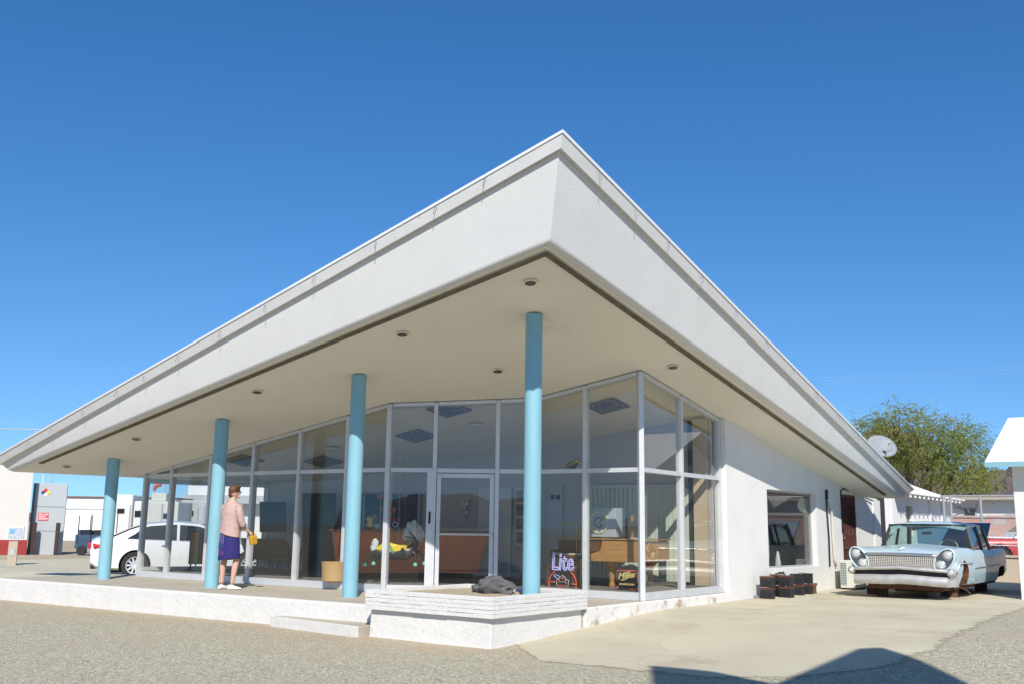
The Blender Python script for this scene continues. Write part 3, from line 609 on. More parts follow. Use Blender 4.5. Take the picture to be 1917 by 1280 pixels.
# bumpers
def bumper(zs,prof_,name,mat,droop=0,ends=.04,x1=1.0,y0=-.02,wob=0):
    rings=[]
    for i in range(33):
        u=-1+2*i/32; x=u*x1; curve=.05*abs(u)**3+ (.34*max(0,abs(u)-.88)/.12 if abs(u)>.88 else 0)
        dz=zs-droop*(1-abs(u))+wob*math.sin(u*7)*.01
        xx=x if abs(u)<.9 else math.copysign(.9*x1+(abs(u)-.9)*.8*x1,x)
        rings.append([Vector((xx,y0+curve+d,dz+h)) for d,h in prof_])
    b=MB(); b.loft(rings); return b.build(name,mat,car,smooth='auto',local=True)
CHD=M('dull_chrome',(.56,.55,.53),.5,metal=.75,var=.25,scale=5,c2=(.3,.22,.16),c2amt=.12,c2scale=6)
bumper(.555,[(-.04,-.035),(-.055,-.008),(-.045,.022),(.0,.032),(.07,.03),(.07,-.035)],'upper_bumper',CHD,droop=-.05)
lb_=bumper(.335,[(-.03,-.078),(-.055,-.045),(-.06,.02),(-.045,.06),(.0,.105),(.06,.10),(.05,-.08)],'bumper',CHD,droop=-.035,wob=.4)
b=MB(); b.bx(-.9,.9,.06,.13,.30,.57); b.build('air_gap',BLACK,car,local=True)
for sx in (-1,1):
    b=MB(); b.lathe((sx*.93,.05,.525),[(0,-.09),(.05,-.088),(.065,-.07),(.075,-.03),(.08,.05),(.06,.22)],18,'y'); t_=b.build('signal_pod',CHD,car,smooth=True,local=True)
    b=MB(); b.lathe((sx*.93,.05,.525),[(0,-.098),(.03,-.096),(.045,-.088)],14,'y'); b.build('signal_lens',LENS,t_,smooth=True)
# side trim spears
b=MB()
for sx in (-1,1):
    b.path([(sx*1.03,.42,.70),(sx*1.04,1.2,.70),(sx*1.04,1.5,.69)],.012,5); b.path([(sx*.99,.30,.50),(sx*1.02,.42,.72),(sx*1.02,.5,.72)],.018,5)
    b.path([(sx*1.045,1.7,.60),(sx*1.045,4.2,.60)],.008,5); b.path([(sx*1.03,1.42,.36),(sx*1.035,1.9,.34)],.012,5)
b.build('side_trim',CHD,car,smooth=True,local=True)
b=MB(); b.path([(0,.14,.955),(0,.11,.97),(0,.16,.985)],.008,5); b.path([(-.07,.17,.99),(0,.12,.955),(.07,.17,.99)],.007,5); b.build('hood_ornament',CHROME,car,local=True)
b=MB(); b.path([(0,.2,.948),(0,.8,1.002),(0,1.7,1.03),(0,2.05,.99)],.006,4); b.build('hood_seam',M('seam_slate',(.2,.3,.34),.6),car,local=True)  # dark slate line marking the hood seam
# greenhouse
def gl(y,z,w): return (w,y,z)
rz=1.40
# roof
b=MB(); rings=[]
for y,w,z in ((2.30,.76,1.43),(2.42,.80,1.47),(3.0,.82,1.505),(3.7,.80,1.495),(4.0,.76,1.455),(4.07,.74,1.42)):
    rings.append([Vector((w*u,y+(-.06*(1-abs(u)**2) if y<2.6 else 0),z-(.055*abs(u)**4)+dz)) for u,dz in [(-1,0),(-.9,.012),(-.6,.02),(-.2,.024),(.2,.024),(.6,.02),(.9,.012),(1,0),(.98,-.045),(.5,-.03),(-.5,-.03),(-.98,-.045)]])
b.loft(rings); b.build('roof',PBL,car,smooth='auto',local=True)
b=MB()
for sx in (-1,1):
    b.beam((sx*.775,2.42,1.42),(sx*.925,2.16,.92),.045,.05); b.beam((sx*.77,3.95,1.42),(sx*.86,4.2,.92),.05,.18,(0,1,0)); b.beam((sx*.79,3.15,1.44),(sx*.90,3.2,.92),.03,.05)
b.build('pillar',M('black_pillar',(.04,.05,.055),.4),car,local=True)
b=MB(); rings=[]
for t in (0,.5,1):
    rings.append([Vector((u*(.925-.145*t),2.02+.30*t-.14*(1-u*u)*(1-.4*t)+.10*max(0,abs(u)-.8)*5*(1-t),.96+.475*t)) for u in (-1,-.85,-.5,0,.5,.85,1)])
b.loft(rings,closed=False,cap=False); wsd=b.build('windshield',CARGL,car,smooth=True,local=True,recalc=False)
b=MB(); b.path([(-.92,2.10,.95),(-.5,1.92,.965),(0,1.88,.97),(.5,1.92,.965),(.92,2.10,.95)],.014,5); b.path([(-.79,2.34,1.435),(-.4,2.26,1.442),(0,2.22,1.446),(.4,2.26,1.442),(.79,2.34,1.435)],.02,6); b.build('windshield_trim',BLACK,car,local=True)
b=MB(); 
for sx in (-1,1): b.add([(sx*.92,2.2,.93),(sx*.87,4.12,.93),(sx*.77,3.9,1.43),(sx*.78,2.45,1.43)],[(0,1,2,3)])
b.add([(-.84,4.18,.93),(.84,4.18,.93),(.75,4.0,1.43),(-.75,4.0,1.43)],[(0,1,2,3)]); b.build('side_window',CARGL,car,local=True,recalc=False)
b=MB(); b.bx(-.72,.72,2.5,3.95,1.395,1.41); b.build('headliner',DARKM,car,local=True)
b=MB(); b.bx(-.78,.78,2.2,4.1,.3,.36); b.bx(-.72,.72,2.95,3.1,.4,.98); b.bx(-.72,.72,2.6,3.1,.4,.55); b.bx(-.72,.72,3.85,4.0,.4,.96); b.bx(-.78,.78,2.08,2.35,.78,.93); seat=b.build('seats',M('grey_vinyl',(.16,.19,.19),.7,var=.2,scale=5),car,bevel=.02,local=True)
b=MB(); b.ring((.38,2.48,.96),.19,.014,(1,0,0),(0,.35,.94),26,6); b.tube((.38,2.42,.94),(.38,2.15,.82),.02,n=6); b.beam((.2,2.48,.96),(.56,2.48,.96),.015,.02); b.build('steering_wheel',M('ivory',(.4,.42,.38),.5),car,smooth=True,local=True)
MB().box((0,2.3,1.27),(.2,.02,.055)).build('mirror',BLACK,car,local=True,bevel=.008)
# raised trunk lid, its shade painted in as a dark blue
b=MB(); b.loft([[Vector((-.72,4.45+dy,.95)),Vector((.72,4.45+dy,.95)),Vector((.82,4.75+dy,1.52)),Vector((-.82,4.75+dy,1.52))] for dy in (0,.05)]); b.build('trunk_lid',M('shaded_blue_lid',(.10,.20,.33),.4,var=.1,scale=3),car,local=True,bevel=.01)
for sx in (-1,1):
    b=MB(); b.box((sx*1.035,2.9,.80),(.02,.14,.022)); b.box((sx*1.035,3.75,.80),(.02,.14,.022)); b.build('door_handle',CHROME,car,local=True,bevel=.004)
# bent tie rod
b=MB(); b.path([(.84,.95,.25),(1.0,.9,.19),(1.08,.88,.12)],.012,5); b.build('tie_rod',RUST,car,local=True)
# blocks under the car
WB=M('weathered_block',(.13,.07,.045),.95,var=.4,scale=10,bump=.7,bs=30); GBK=M('grey_block',(.33,.31,.29),.95,var=.25,scale=9,bump=.5,bs=30)
def blk(px,py,w,h,dep,label,mat=WB,rz_=0,cut_=1):
    p=atz(px,py,-.15); p.y+=dep/2; e_=empty('support_block',(p.x,p.y,gh(p.x,p.y)),R(rz_),label,'block','blocks under the blue car')
    b=MB(); 
    b.box((0,0,h*.28),(w,dep,h*.56)); b.build('block',mat,e_,bevel=.025,local=True)
    b=MB(); b.box((.01,0,h*.78),(w*.75,dep*.8,h*.42),Matrix.Rotation(.2,3,'Z')); b.build('upper_block',mat,e_,bevel=.02,local=True); return e_
blk(1631,1112,.19,.33,.2,'rusty stacked block farthest left under the blue car bumper')
blk(1650,1115,.21,.33,.2,'rusty block beside the leftmost block under the blue car',rz_=12)
blk(1746,1117,.22,.30,.2,'pale grey chunk of concrete under the right side of the blue car bumper',GBK)
blk(1783,1118,.17,.34,.2,'reddish brown block under the near right corner of the blue car')
blk(1835,1106,.24,.36,.2,'dark rusty block under the rear right of the blue car')
blk(1694,1101,.10,.36,.2,'thin dark stand under the middle of the blue car')
# ------------------------------------------------------------------ generic wheels
def wheel(parent,c,r,w,ax='x',spokes=10,white=False):
    b=MB(); b.lathe(c,[(r*.66,-w/2),(r*.94,-w/2),(r,-w*.35),(r,w*.35),(r*.94,w/2),(r*.66,w/2),(r*.62,w*.3),(r*.62,-w*.3),(r*.66,-w/2)],28,ax,False); t=b.build('wheel',RUBBER,parent,smooth='auto',local=True)
    b=MB(); b.lathe(c,[(0,-w*.30),(r*.16,-w*.34),(r*.2,-w*.2),(r*.2,w*.2),(r*.16,w*.34),(0,w*.3)],14,ax)
    b.lathe(c,[(r*.58,-w*.42),(r*.68,-w*.47),(r*.68,w*.47),(r*.58,w*.42),(r*.58,-w*.42)],28,ax,False)
    for k in range(spokes):
        a_=2*math.pi*k/spokes; d_=Vector((0,math.cos(a_),math.sin(a_))); b.beam(Vector(c)+d_*r*.15,Vector(c)+d_*r*.64,.045,w*.7,(1,0,0))
    b.build('rim',M('alloy',(.60,.61,.63),.35,metal=.3),t); return t
# ------------------------------------------------------------------ modern white sedan
WCAR=M('white_car_paint',(.68,.69,.71),.2,spec=.5,coat=.6)
sp=atz(166,1078,-.3); sed=empty('parked_sedan',(sp.x+.545*4.86,sp.y+.84*4.86,-.31),math.pi-R(32),'modern white four door sedan parked beyond the left end of the lobby','car')
def sec(zb,zt,w,zc,top=None): return [(0,zb),(w*.8,zb),(w*.96,zb+.06),(w,zb+.22),(w*1.0,(zb+zc)/2+.1),(w*.985,zc),(w*.93,zt-.02),(w*.86,zt),(w*.4,zt+.02),(0,zt+.03)]
SS=[(0.0,sec(.30,.62,.62,.5)),(.10,sec(.22,.70,.80,.56)),(.35,sec(.18,.78,.90,.64)),(1.0,sec(.18,.86,.92,.70)),(1.5,sec(.18,.93,.92,.76)),(2.6,sec(.18,.95,.925,.80)),(3.6,sec(.18,.98,.925,.83)),(4.3,sec(.2,1.00,.92,.86)),(4.72,sec(.25,1.0,.86,.84)),(4.86,sec(.34,.93,.76,.78))]
b=MB(); ysn=[0,.05,.1,.2,.35,.65,1,1.25,1.5,2,2.6,3.1,3.6,4,4.3,4.55,4.72,4.8,4.86]; b.loft([half(lerp_st(SS,y),y) for y in ysn]); body=b.build('body',WCAR,sed,smooth='auto',local=True)
cut=[]
for sx in (-1,1):
    for yy in (.95,3.80):
        c_=MB(); c_.lathe((sx*.9,yy,.33),[(.385,-.3),(.385,.3)],32,'x'); cut.append(c_.build('cut',BLACK,sed,local=True))
bake(body,cut); body.data.materials.clear(); body.data.materials.append(WCAR); body.data.materials.append(BLACK)
for p in body.data.polygons:
    c_=p.center; p.material_index=1 if min(math.hypot(c_.y-.95,c_.z-.33),math.hypot(c_.y-3.8,c_.z-.33))<.40 and (abs(p.normal.x)<.6 or abs(c_.x)<.65) else 0
b=MB(); b.bx(-.6,.6,.5,4.4,.14,.5); b.build('underbody',BLACK,sed,local=True)
b=MB(); gh_=[(1.35,.80,.93,.78,.93),(1.95,.72,1.30,.80,.94),(2.3,.66,1.42,.8,.95),(2.9,.66,1.455,.8,.96),(3.5,.64,1.40,.79,.98),(4.0,.66,1.22,.77,.99),(4.4,.70,1.02,.74,1.0)]
rings=[]
for y,wt,zt,wb,zb_ in gh_: rings.append([Vector((-wb,y,zb_-.05)),Vector((-(wb*.5+wt*.5)*1.01,y,(zb_+zt)/2)),Vector((-wt,y,zt-.03)),Vector((-wt*.8,y,zt)),Vector((0,y,zt+.015)),Vector((wt*.8,y,zt)),Vector((wt,y,zt-.03)),Vector(((wb*.5+wt*.5)*1.01,y,(zb_+zt)/2)),Vector((wb,y,zb_-.05))])
b.loft(rings); b.build('cabin',WCAR,sed,smooth='auto',local=True)
b=MB()
def sidept(y,t,sx,o=.012):
    for (a_,b2) in zip(gh_,gh_[1:]):
        if y<=b2[0]:
            q=(y-a_[0])/(b2[0]-a_[0]); v=[a_[i]+(b2[i]-a_[i])*q for i in range(5)]; break
    wt,zt,wb,zb_=v[1:]; return Vector((sx*((wb+(wt-wb)*t)+o+.012*math.sin(t*3)),y,zb_+.0+(zt-.045-zb_)*t))
for sx in (-1,1):
    for y0,y1 in ((1.75,2.75),(2.82,3.62),(3.66,4.02)):
        n_=6; lo=[sidept(y0+(y1-y0)*i/n_,.02,sx) for i in range(n_+1)]; mi=[sidept(y0+(y1-y0)*i/n_,.5,sx) for i in range(n_+1)]; hi=[sidept(y0+(y1-y0)*i/n_,.9,sx) for i in range(n_+1)]
        if y0>3.6: hi=[sidept(y0+(y1-y0)*i/n_,.9-.75*i/n_,sx) for i in range(n_+1)]; mi=[(p+q)/2 for p,q in zip(lo,hi)]
        b.loft([lo,mi,hi],closed=False,cap=False)
b.build('side_window',DARKGL,sed,local=True,recalc=False)
b=MB(); b.add([(-.62,3.75,1.345),(.62,3.75,1.345),(.66,4.42,1.045),(-.66,4.42,1.045)],[(0,1,2,3)]); b.add([(-.66,1.45,1.02),(.66,1.45,1.02),(.6,2.12,1.385),(-.6,2.12,1.385)],[(0,1,2,3)]); b.build('rear_window',DARKGL,sed,local=True,recalc=False)
for sx in (-1,1):
    for yy in (.95,3.80): wheel(sed,(sx*.82,yy,.33),.335,.22)
    b=MB(); b.box((sx*.66,4.79,.80),(.40,.16,.13),Matrix.Rotation(-sx*.5,3,'Z')); b.box((sx*.85,4.60,.81),(.10,.34,.10),Matrix.Rotation(sx*.12,3,'Z')); b.build('taillight',M('red_lens',(.5,.02,.02),.2,spec=.6),sed,local=True,bevel=.02)
    MB().box((sx*.93,2.2,.80),(.02,.16,.02)).build('door_handle',CHROME,sed,local=True)
    MB().box((sx*.935,3.1,.83),(.02,.16,.02)).build('door_handle',CHROME,sed,local=True)
MB().box((0,4.87,.66),(.34,.03,.16)).build('licence_plate',M('plate',(.5,.52,.55),.5,var=.4,scale=30),sed,local=True)
MB().box((0,4.78,.30),(1.3,.14,.14)).build('lower_bumper',BLACK,sed,local=True,bevel=.03)
# ------------------------------------------------------------------ red and white old car behind the fence
RED=M('red_car_paint',(.42,.03,.035),.3,var=.2,scale=3,coat=.3)
rc=atd(1800,1034,34.5); rc.z=.02
oc=empty('old_red_car',(rc.x,rc.y,rc.z),math.radians(-62),'old red and white two tone car parked behind the chain link fence','car')
SR=[(0,[(0,.35),(.7,.35),(.85,.4),(.88,.5),(.88,.62),(.87,.7),(.86,.8),(.8,.9),(.4,.93),(0,.95)]),(.3,[(0,.3),(.8,.3),(.92,.34),(.95,.5),(.95,.62),(.94,.74),(.92,.86),(.84,.95),(.45,.97),(0,1.0)]),(1.6,[(0,.28),(.8,.28),(.93,.32),(.96,.5),(.96,.62),(.95,.76),(.93,.88),(.86,.96),(.5,1.0),(0,1.03)]),(5.1,[(0,.3),(.8,.3),(.93,.34),(.96,.5),(.96,.62),(.95,.76),(.93,.9),(.86,.97),(.5,1.0),(0,1.0)])]
b=MB(); b.loft([half(lerp_st(SR,y),y) for y in (0,.1,.3,.7,1.1,1.6,2.5,3.5,4.3,5.1)]); body=b.build('body',RED,oc,smooth='auto',local=True)
cut=[]
for sx in (-1,1):
    for yy in (.95,4.0):
        c_=MB(); c_.lathe((sx*.9,yy,.36),[(.43,-.35),(.43,.35)],28,'x'); cut.append(c_.build('cut',BLACK,oc,local=True))
bake(body,cut); body.data.materials.clear(); body.data.materials.append(RED)
for p in body.data.polygons: p.material_index=0
OW=M('faded_white_paint',(.62,.66,.68),.35,var=.1,scale=4)
b=MB(); b.bx(-.62,.62,.3,4.6,.3,.6); b.build('underbody',BLACK,oc,local=True)
b=MB(); rings=[[Vector((-.84,y,zb-.02)),Vector((-w_,y,z-.03)),Vector((-w_*.7,y,z)),Vector((w_*.7,y,z)),Vector((w_,y,z-.03)),Vector((.84,y,zb-.02))] for y,w_,z,zb in ((1.5,.8,1.03,1),(2.1,.68,1.5,1),(2.5,.66,1.58,1),(3.3,.66,1.57,1),(3.9,.7,1.4,1),(4.3,.8,1.03,1))]; b.loft(rings); b.build('cabin',OW,oc,smooth='auto',local=True)
b=MB()
for sx in (-1,1):
    b.add([(sx*.845,1.95,1.04),(sx*.845,2.95,1.04),(sx*.70,2.9,1.5),(sx*.71,2.2,1.48)],[(0,1,2,3)]); b.add([(sx*.845,3.02,1.04),(sx*.845,3.8,1.04),(sx*.73,3.55,1.46),(sx*.70,2.97,1.5)],[(0,1,2,3)])
b.add([(-.7,1.58,1.09),(.7,1.58,1.09),(.62,2.04,1.46),(-.62,2.04,1.46)],[(0,1,2,3)]); b.build('window',M('green_glass',(.10,.16,.14),.15,spec=.7),oc,local=True,recalc=False)
b=MB()
for sx in (-1,1): b.path([(sx*.965,.15,.76),(sx*.972,2.4,.71),(sx*.97,5,.74)],.014,5)
b.build('side_trim',OW,oc,local=True)
MB().box((0,.8,1.0),(1.3,1.5,.05)).build('hood',OW,oc,local=True,bevel=.02)
for sx in (-1,1):
    for yy in (.95,4.0): wheel(oc,(sx*.84,yy,.33),.34,.18,spokes=6)
# ------------------------------------------------------------------ person on the porch
SKIN=M('skin',(.56,.33,.25),.55,var=.05,scale=8); HAIR=M('brown_hair',(.11,.045,.022),.6,var=.5,scale=18,stretch=(1,1,.3)); SWT=M('pink_beige_knit',(.47,.325,.285),.9,var=.16,scale=12,bump=.9,bs=11,detail=3)
def skirtmat():
    mt=M('patterned_skirt',(.025,.02,.13),.85,var=.15,scale=12); n=mt.node_tree; P=n.nodes['Principled BSDF']; L=n.links.new
    tc=n.nodes.new('ShaderNodeTexCoord'); sx=n.nodes.new('ShaderNodeSeparateXYZ'); L(tc.outputs['Object'],sx.inputs[0])
    def rng(src,a,b_,c_,d):
        m1=n.nodes.new('ShaderNodeMapRange'); L(src,m1.inputs[0]); m1.inputs[1].default_value=a; m1.inputs[2].default_value=b_; m2=n.nodes.new('ShaderNodeMapRange'); L(src,m2.inputs[0]); m2.inputs[1].default_value=c_; m2.inputs[2].default_value=d; m2.inputs[3].default_value=1; m2.inputs[4].default_value=0
        m3=n.nodes.new('ShaderNodeMath'); m3.operation='MULTIPLY'; L(m1.outputs[0],m3.inputs[0]); L(m2.outputs[0],m3.inputs[1]); return m3.outputs[0]
    def mul(a,b_): m3=n.nodes.new('ShaderNodeMath'); m3.operation='MULTIPLY'; L(a,m3.inputs[0]); L(b_,m3.inputs[1]); return m3.outputs[0]
    last=P.inputs['Base Color'].links[0].from_socket
    left=rng(sx.outputs[0],-.30,-.28,.0,.04)
    sn=n.nodes.new('ShaderNodeMath'); sn.operation='SINE'; ml=n.nodes.new('ShaderNodeMath'); ml.operation='MULTIPLY'; L(sx.outputs[0],ml.inputs[0]); ml.inputs[1].default_value=120; L(ml.outputs[0],sn.inputs[0])
    v=n.nodes.new('ShaderNodeTexVoronoi'); v.inputs['Scale'].default_value=38; L(tc.outputs['Object'],v.inputs[0])
    dots=n.nodes.new('ShaderNodeMapRange'); L(v.outputs['Distance'],dots.inputs[0]); dots.inputs[1].default_value=.42; dots.inputs[2].default_value=.3
    def over(c,fac):
        nonlocal last
        x=n.nodes.new('ShaderNodeMix'); x.data_type='RGBA'; L(fac,x.inputs[0]); L(last,x.inputs[6]); x.inputs[7].default_value=(*c,1); last=x.outputs[2]
    st_=rng(sn.outputs[0],.86,.95,2,3)
    over((.55,.48,.66),mul(mul(st_,rng(sx.outputs[2],.76,.78,1.02,1.04)),left))
    over((.04,.24,.30),mul(mul(dots.outputs[0],rng(sx.outputs[2],.68,.70,.76,.78)),left))
    over((.34,.06,.38),mul(mul(dots.outputs[0],rng(sx.outputs[2],.56,.58,.66,.68)),left))
    L(last,P.inputs['Base Color']); return mt
SKT=skirtmat()
fp_=atz(424,1103,0); per=empty('person',(fp_.x,fp_.y,.0),R(2),'person in pink beige cardigan, blue patterned skirt and white shoes standing on the porch','person'); per.scale=(.92,.95,1)
def skin_obj(name,mat,J,E_,parent,sub=2,root=0):
    me=bpy.data.meshes.new(name); me.from_pydata([j[0] for j in J],E_,[]); o=bpy.data.objects.new(name,me); col.objects.link(o); o.parent=parent
    md=o.modifiers.new('s','SKIN'); md.use_smooth_shade=True
    for i,j in enumerate(J):
        r_=j[1] if isinstance(j[1],tuple) else (j[1],j[1]); d_=me.skin_vertices[0].data[i]; d_.radius=r_; d_.use_root=(i==root)
    s2=o.modifiers.new('u','SUBSURF'); s2.levels=sub; s2.render_levels=sub; bake(o); o.data.materials.clear(); o.data.materials.append(mat)
    for p in o.data.polygons: p.use_smooth=True
    return o
# local axes: +Y the way she faces, +X her right-hand side; seen from behind
J=[((0,0,.93),(.14,.10)),((0,-.005,1.10),(.12,.09)),((0,-.015,1.28),(.145,.10)),((0,-.01,1.40),(.12,.08)),((.005,.005,1.485),(.052,.052)),((.01,.03,1.56),(.06,.065)),((.015,.035,1.64),(.078,.09)),((.015,.03,1.70),(.05,.06)),
 ((-.105,0,.86),.095),((-.115,.0,.66),.075),((-.12,.01,.50),.058),((-.125,-.015,.36),.060),((-.12,-.02,.20),.043),((-.115,-.02,.09),.034),
 ((.10,.02,.86),.095),((.115,.06,.66),.076),((.125,.08,.50),.059),((.125,.05,.36),.061),((.12,.03,.20),.044),((.115,.015,.09),.034),
 ((.19,.0,1.38),.052),((.235,.01,1.22),.045),((.25,.045,1.10),.038),((.265,.15,1.00),.030),((.27,.22,.955),.024),
 ((-.19,.0,1.38),.052),((-.225,.03,1.22),.044),((-.22,.08,1.10),.038),((-.16,.19,1.05),.030),((-.11,.25,1.03),.024)]
E_=[(0,1),(1,2),(2,3),(3,4),(4,5),(5,6),(6,7),(0,8),(8,9),(9,10),(10,11),(11,12),(12,13),(0,14),(14,15),(15,16),(16,17),(17,18),(18,19),(3,20),(20,21),(21,22),(22,23),(23,24),(3,25),(25,26),(26,27),(27,28),(28,29)]
pb=skin_obj('body',SKIN,J,E_,per)
# hands: palm with five bent fingers, joined into the body mesh set
def hand(c,fw,sid,par):
    c=Vector(c);fw=Vector(fw).normalized();sid=Vector(sid).normalized();dn_=fw.cross(sid).normalized(); 
    if dn_.z>0: dn_=-dn_
    b=MB(); b.loft([[c+fw*t+sid*.036*s_*a_+dn_*.013*u for s_,u in ((-1,-1),(-1,1),(0,1.3),(1,1),(1,-1),(0,-1.3))] for t,a_ in ((-.02,.7),(.02,1),(.065,1.05),(.078,.9))])
    for k,(o_,l_) in enumerate(((-.030,.062),(-.010,.075),(.010,.07),(.029,.055))):
        p=c+fw*.072+sid*o_; b.path([p,p+fw*l_*.45+dn_*.008,p+fw*l_*.7+dn_*l_*.35,p+fw*l_*.6+dn_*l_*.75],[.0085,.008,.0075,.006],6)
    p=c+sid*-.034+fw*.015; b.path([p,p-sid*.022+fw*.025+dn_*.01,p-sid*.018+fw*.05+dn_*.03],[.011,.01,.008],6)
    return b.build('hand',SKIN,par,smooth=True,local=True)
hand((.27,.225,.95),(0.02,.6,-.75),(1,0,0),per); hand((-.105,.255,1.03),(.4,.9,-.1),(0.3,-.2,1),per)
# head turned to her right: face features
hy=Matrix.Rotation(R(-38),3,'Z'); hc=Vector((.015,.035,1.635))
def hp(x,y,z): return hc+hy@Vector((x,y,z))
b=MB(); b.ball(hc,(.078,.094,.112),20,14); b.path([hp(0,.085,.01),hp(0,.108,-.015),hp(0,.096,-.028)],[.008,.014,.010],8); b.ball(hp(0,.07,-.075),(.035,.03,.028),10,8); b.path([hp(-.028,.088,-.052),hp(0,.095,-.05),hp(.028,.088,-.052)],.006,6)
for s_ in (-1,1): b.ball(hp(s_*.078,-.002,-.012),(.014,.02,.032),8,6)
b.build('head',SKIN,per,smooth=True,local=True)
b=MB(); rings=[]
b.ball(hp(0,-.014,.032),(.095,.108,.10),26,18,.07,2); b.ball(hp(0,-.045,-.035),(.075,.065,.075),18,12,.1,4); b.ball(hp(.0,.03,.085),(.075,.07,.045),16,10,.1,5)
hair=b.build('hair',HAIR,per,smooth=True,local=True)
b=MB()
for s_ in (-1,1): b.box(hp(s_*.033,.098,.012),(.05,.012,.032),hy); b.beam(hp(s_*.06,.09,.018),hp(s_*.083,.0,.005),.006,.01)
b.build('sunglasses',BLACK,per,local=True)
# cardigan: torso loft with hem dipping at the back right, plus sleeves
def ell(cx,cy,z,rx,ry,n=28,tilt=0,wob=0,ph=0): return [Vector((cx+rx*math.cos(2*math.pi*k/n)*(1+wob*math.sin(7*2*math.pi*k/n+ph)),cy+ry*math.sin(2*math.pi*k/n)*(1+wob*math.sin(5*2*math.pi*k/n+ph)),z+tilt*math.cos(2*math.pi*k/n))) for k in range(n)]
b=MB(); b.loft([ell(0,-.01,.93,.222,.16,tilt=-.055,wob=.02),ell(0,-.01,.99,.215,.158,tilt=-.04,wob=.02,ph=1),ell(0,-.012,1.08,.195,.145,wob=.012,ph=2),ell(0,-.015,1.18,.185,.135,wob=.008),ell(0,-.018,1.28,.192,.132),ell(0,-.015,1.36,.195,.118),ell(0,-.008,1.42,.165,.095),ell(0,.0,1.455,.10,.075),ell(.003,.004,1.48,.064,.06)],cap=False)
for pts,rs in (([(.165,-.005,1.40),(.215,.0,1.31),(.245,.012,1.20),(.262,.05,1.09),(.268,.09,1.055)],[.07,.072,.066,.058,.055]),([(-.165,-.005,1.40),(-.21,.005,1.31),(-.235,.03,1.20),(-.228,.08,1.10),(-.20,.13,1.07)],[.07,.070,.064,.056,.053])): b.path(pts,rs,16)
b.build('cardigan',SWT,per,smooth=True,local=True)
b=MB(); b.loft([ell(0,.015,.50,.222,.165,tilt=.02,wob=.03),ell(0,.015,.51,.226,.168,tilt=.02,wob=.03),ell(0,.01,.62,.222,.165,wob=.02),ell(0,0,.78,.215,.16,wob=.01),ell(0,-.005,.9,.20,.148),ell(0,-.005,1.0,.175,.13)],cap=False); b.build('skirt',SKT,per,smooth=True,local=True)
SHOE=M('white_shoe',(.75,.74,.71),.6,var=.05,scale=20)
for (x,y,rz_) in ((-.115,-.02,8),(.115,.015,-28)):
    m_=Matrix.Rotation(R(rz_),3,'Z'); b=MB(); rings=[]
    for t,w_,h in ((-.075,.028,.055),(-.06,.036,.075),(-.02,.038,.085),(.03,.040,.075),(.08,.045,.058),(.13,.044,.045),(.165,.034,.035),(.18,.015,.02)):
        rings.append([Vector((x,y,0))+m_@Vector((w_*math.cos(2*math.pi*k/14),t,.004+h*(.5+.5*math.sin(2*math.pi*k/14)))) for k in range(14)])
    b.loft(rings); b.build('shoe',SHOE,per,smooth=True,local=True)
bag=empty('handbag',(0,0,0),0,'small yellow handbag held in the right hand of the person on the porch','handbag'); bag.location=per.location+Matrix.Rotation(R(2),3,'Z')@Vector((.30,.25,.0))
YL=M('yellow_leather',(.52,.29,.03),.5,var=.1,scale=9)
b=MB(); b.box((0,0,.83),(.08,.13,.15),Matrix.Rotation(.15,3,'X')); b.build('pouch',YL,bag,local=True,bevel=.02)
b=MB(); b.path([(0,.05,.89),(0,.02,.95),(-.01,-.03,.95),(0,-.06,.89)],.008,6); b.build('handle',YL,bag,local=True)
b=MB(); b.path([(-.28,-.27,1.475),(-.24,-.30,1.47),(-.19,-.33,1.40),(-.16,-.32,1.30)],.006,5); b.build('strap',YL,bag,local=True)
# ------------------------------------------------------------------ things along the right wall
GR2=WX
acp=atz(1573,1104,-.15); ac=empty('air_conditioner',(WX+.36,22.95,-.14),0,'dented cream outdoor air conditioning unit standing against the white wall','air conditioner')
CRM=M('cream_metal',(.60,.585,.52),.5,var=.08,scale=5,c2=(.4,.36,.28),c2amt=.15,c2scale=5)
b=MB(); b.bx(-.17,.17,-.02,.83,.03,.63); b.build('casing',CRM,ac,bevel=.02,local=True)
b=MB(); b.bx(-.15,-.02,-.026,-.018,.09,.58); gb=b.build('coil_grille',M('blue_grey_grille',(.13,.19,.22),.7),ac,local=True)
b=MB()
for i in range(9): b.bx(-.15,-.02,-.032,-.027,.1+i*.055,.108+i*.055)
for i in range(4): b.bx(-.15+i*.042,-.145+i*.042,-.034,-.029,.09,.58)
b.build('grille_wire',CRM,gb)
b=MB(); b.ring((.175,.36,.33),.22,.008,(0,1,0),(0,0,1),28,5); b.ring((.175,.36,.33),.15,.006,(0,1,0),(0,0,1),28,5); b.ring((.175,.36,.33),.08,.006,(0,1,0),(0,0,1),28,5); b.build('fan_guard',GREY,ac,local=True)
b=MB(); b.bx(-.16,.16,.05,.15,0,.03); b.bx(-.16,.16,.65,.75,0,.03); b.build('foot',BLACK,ac,local=True)
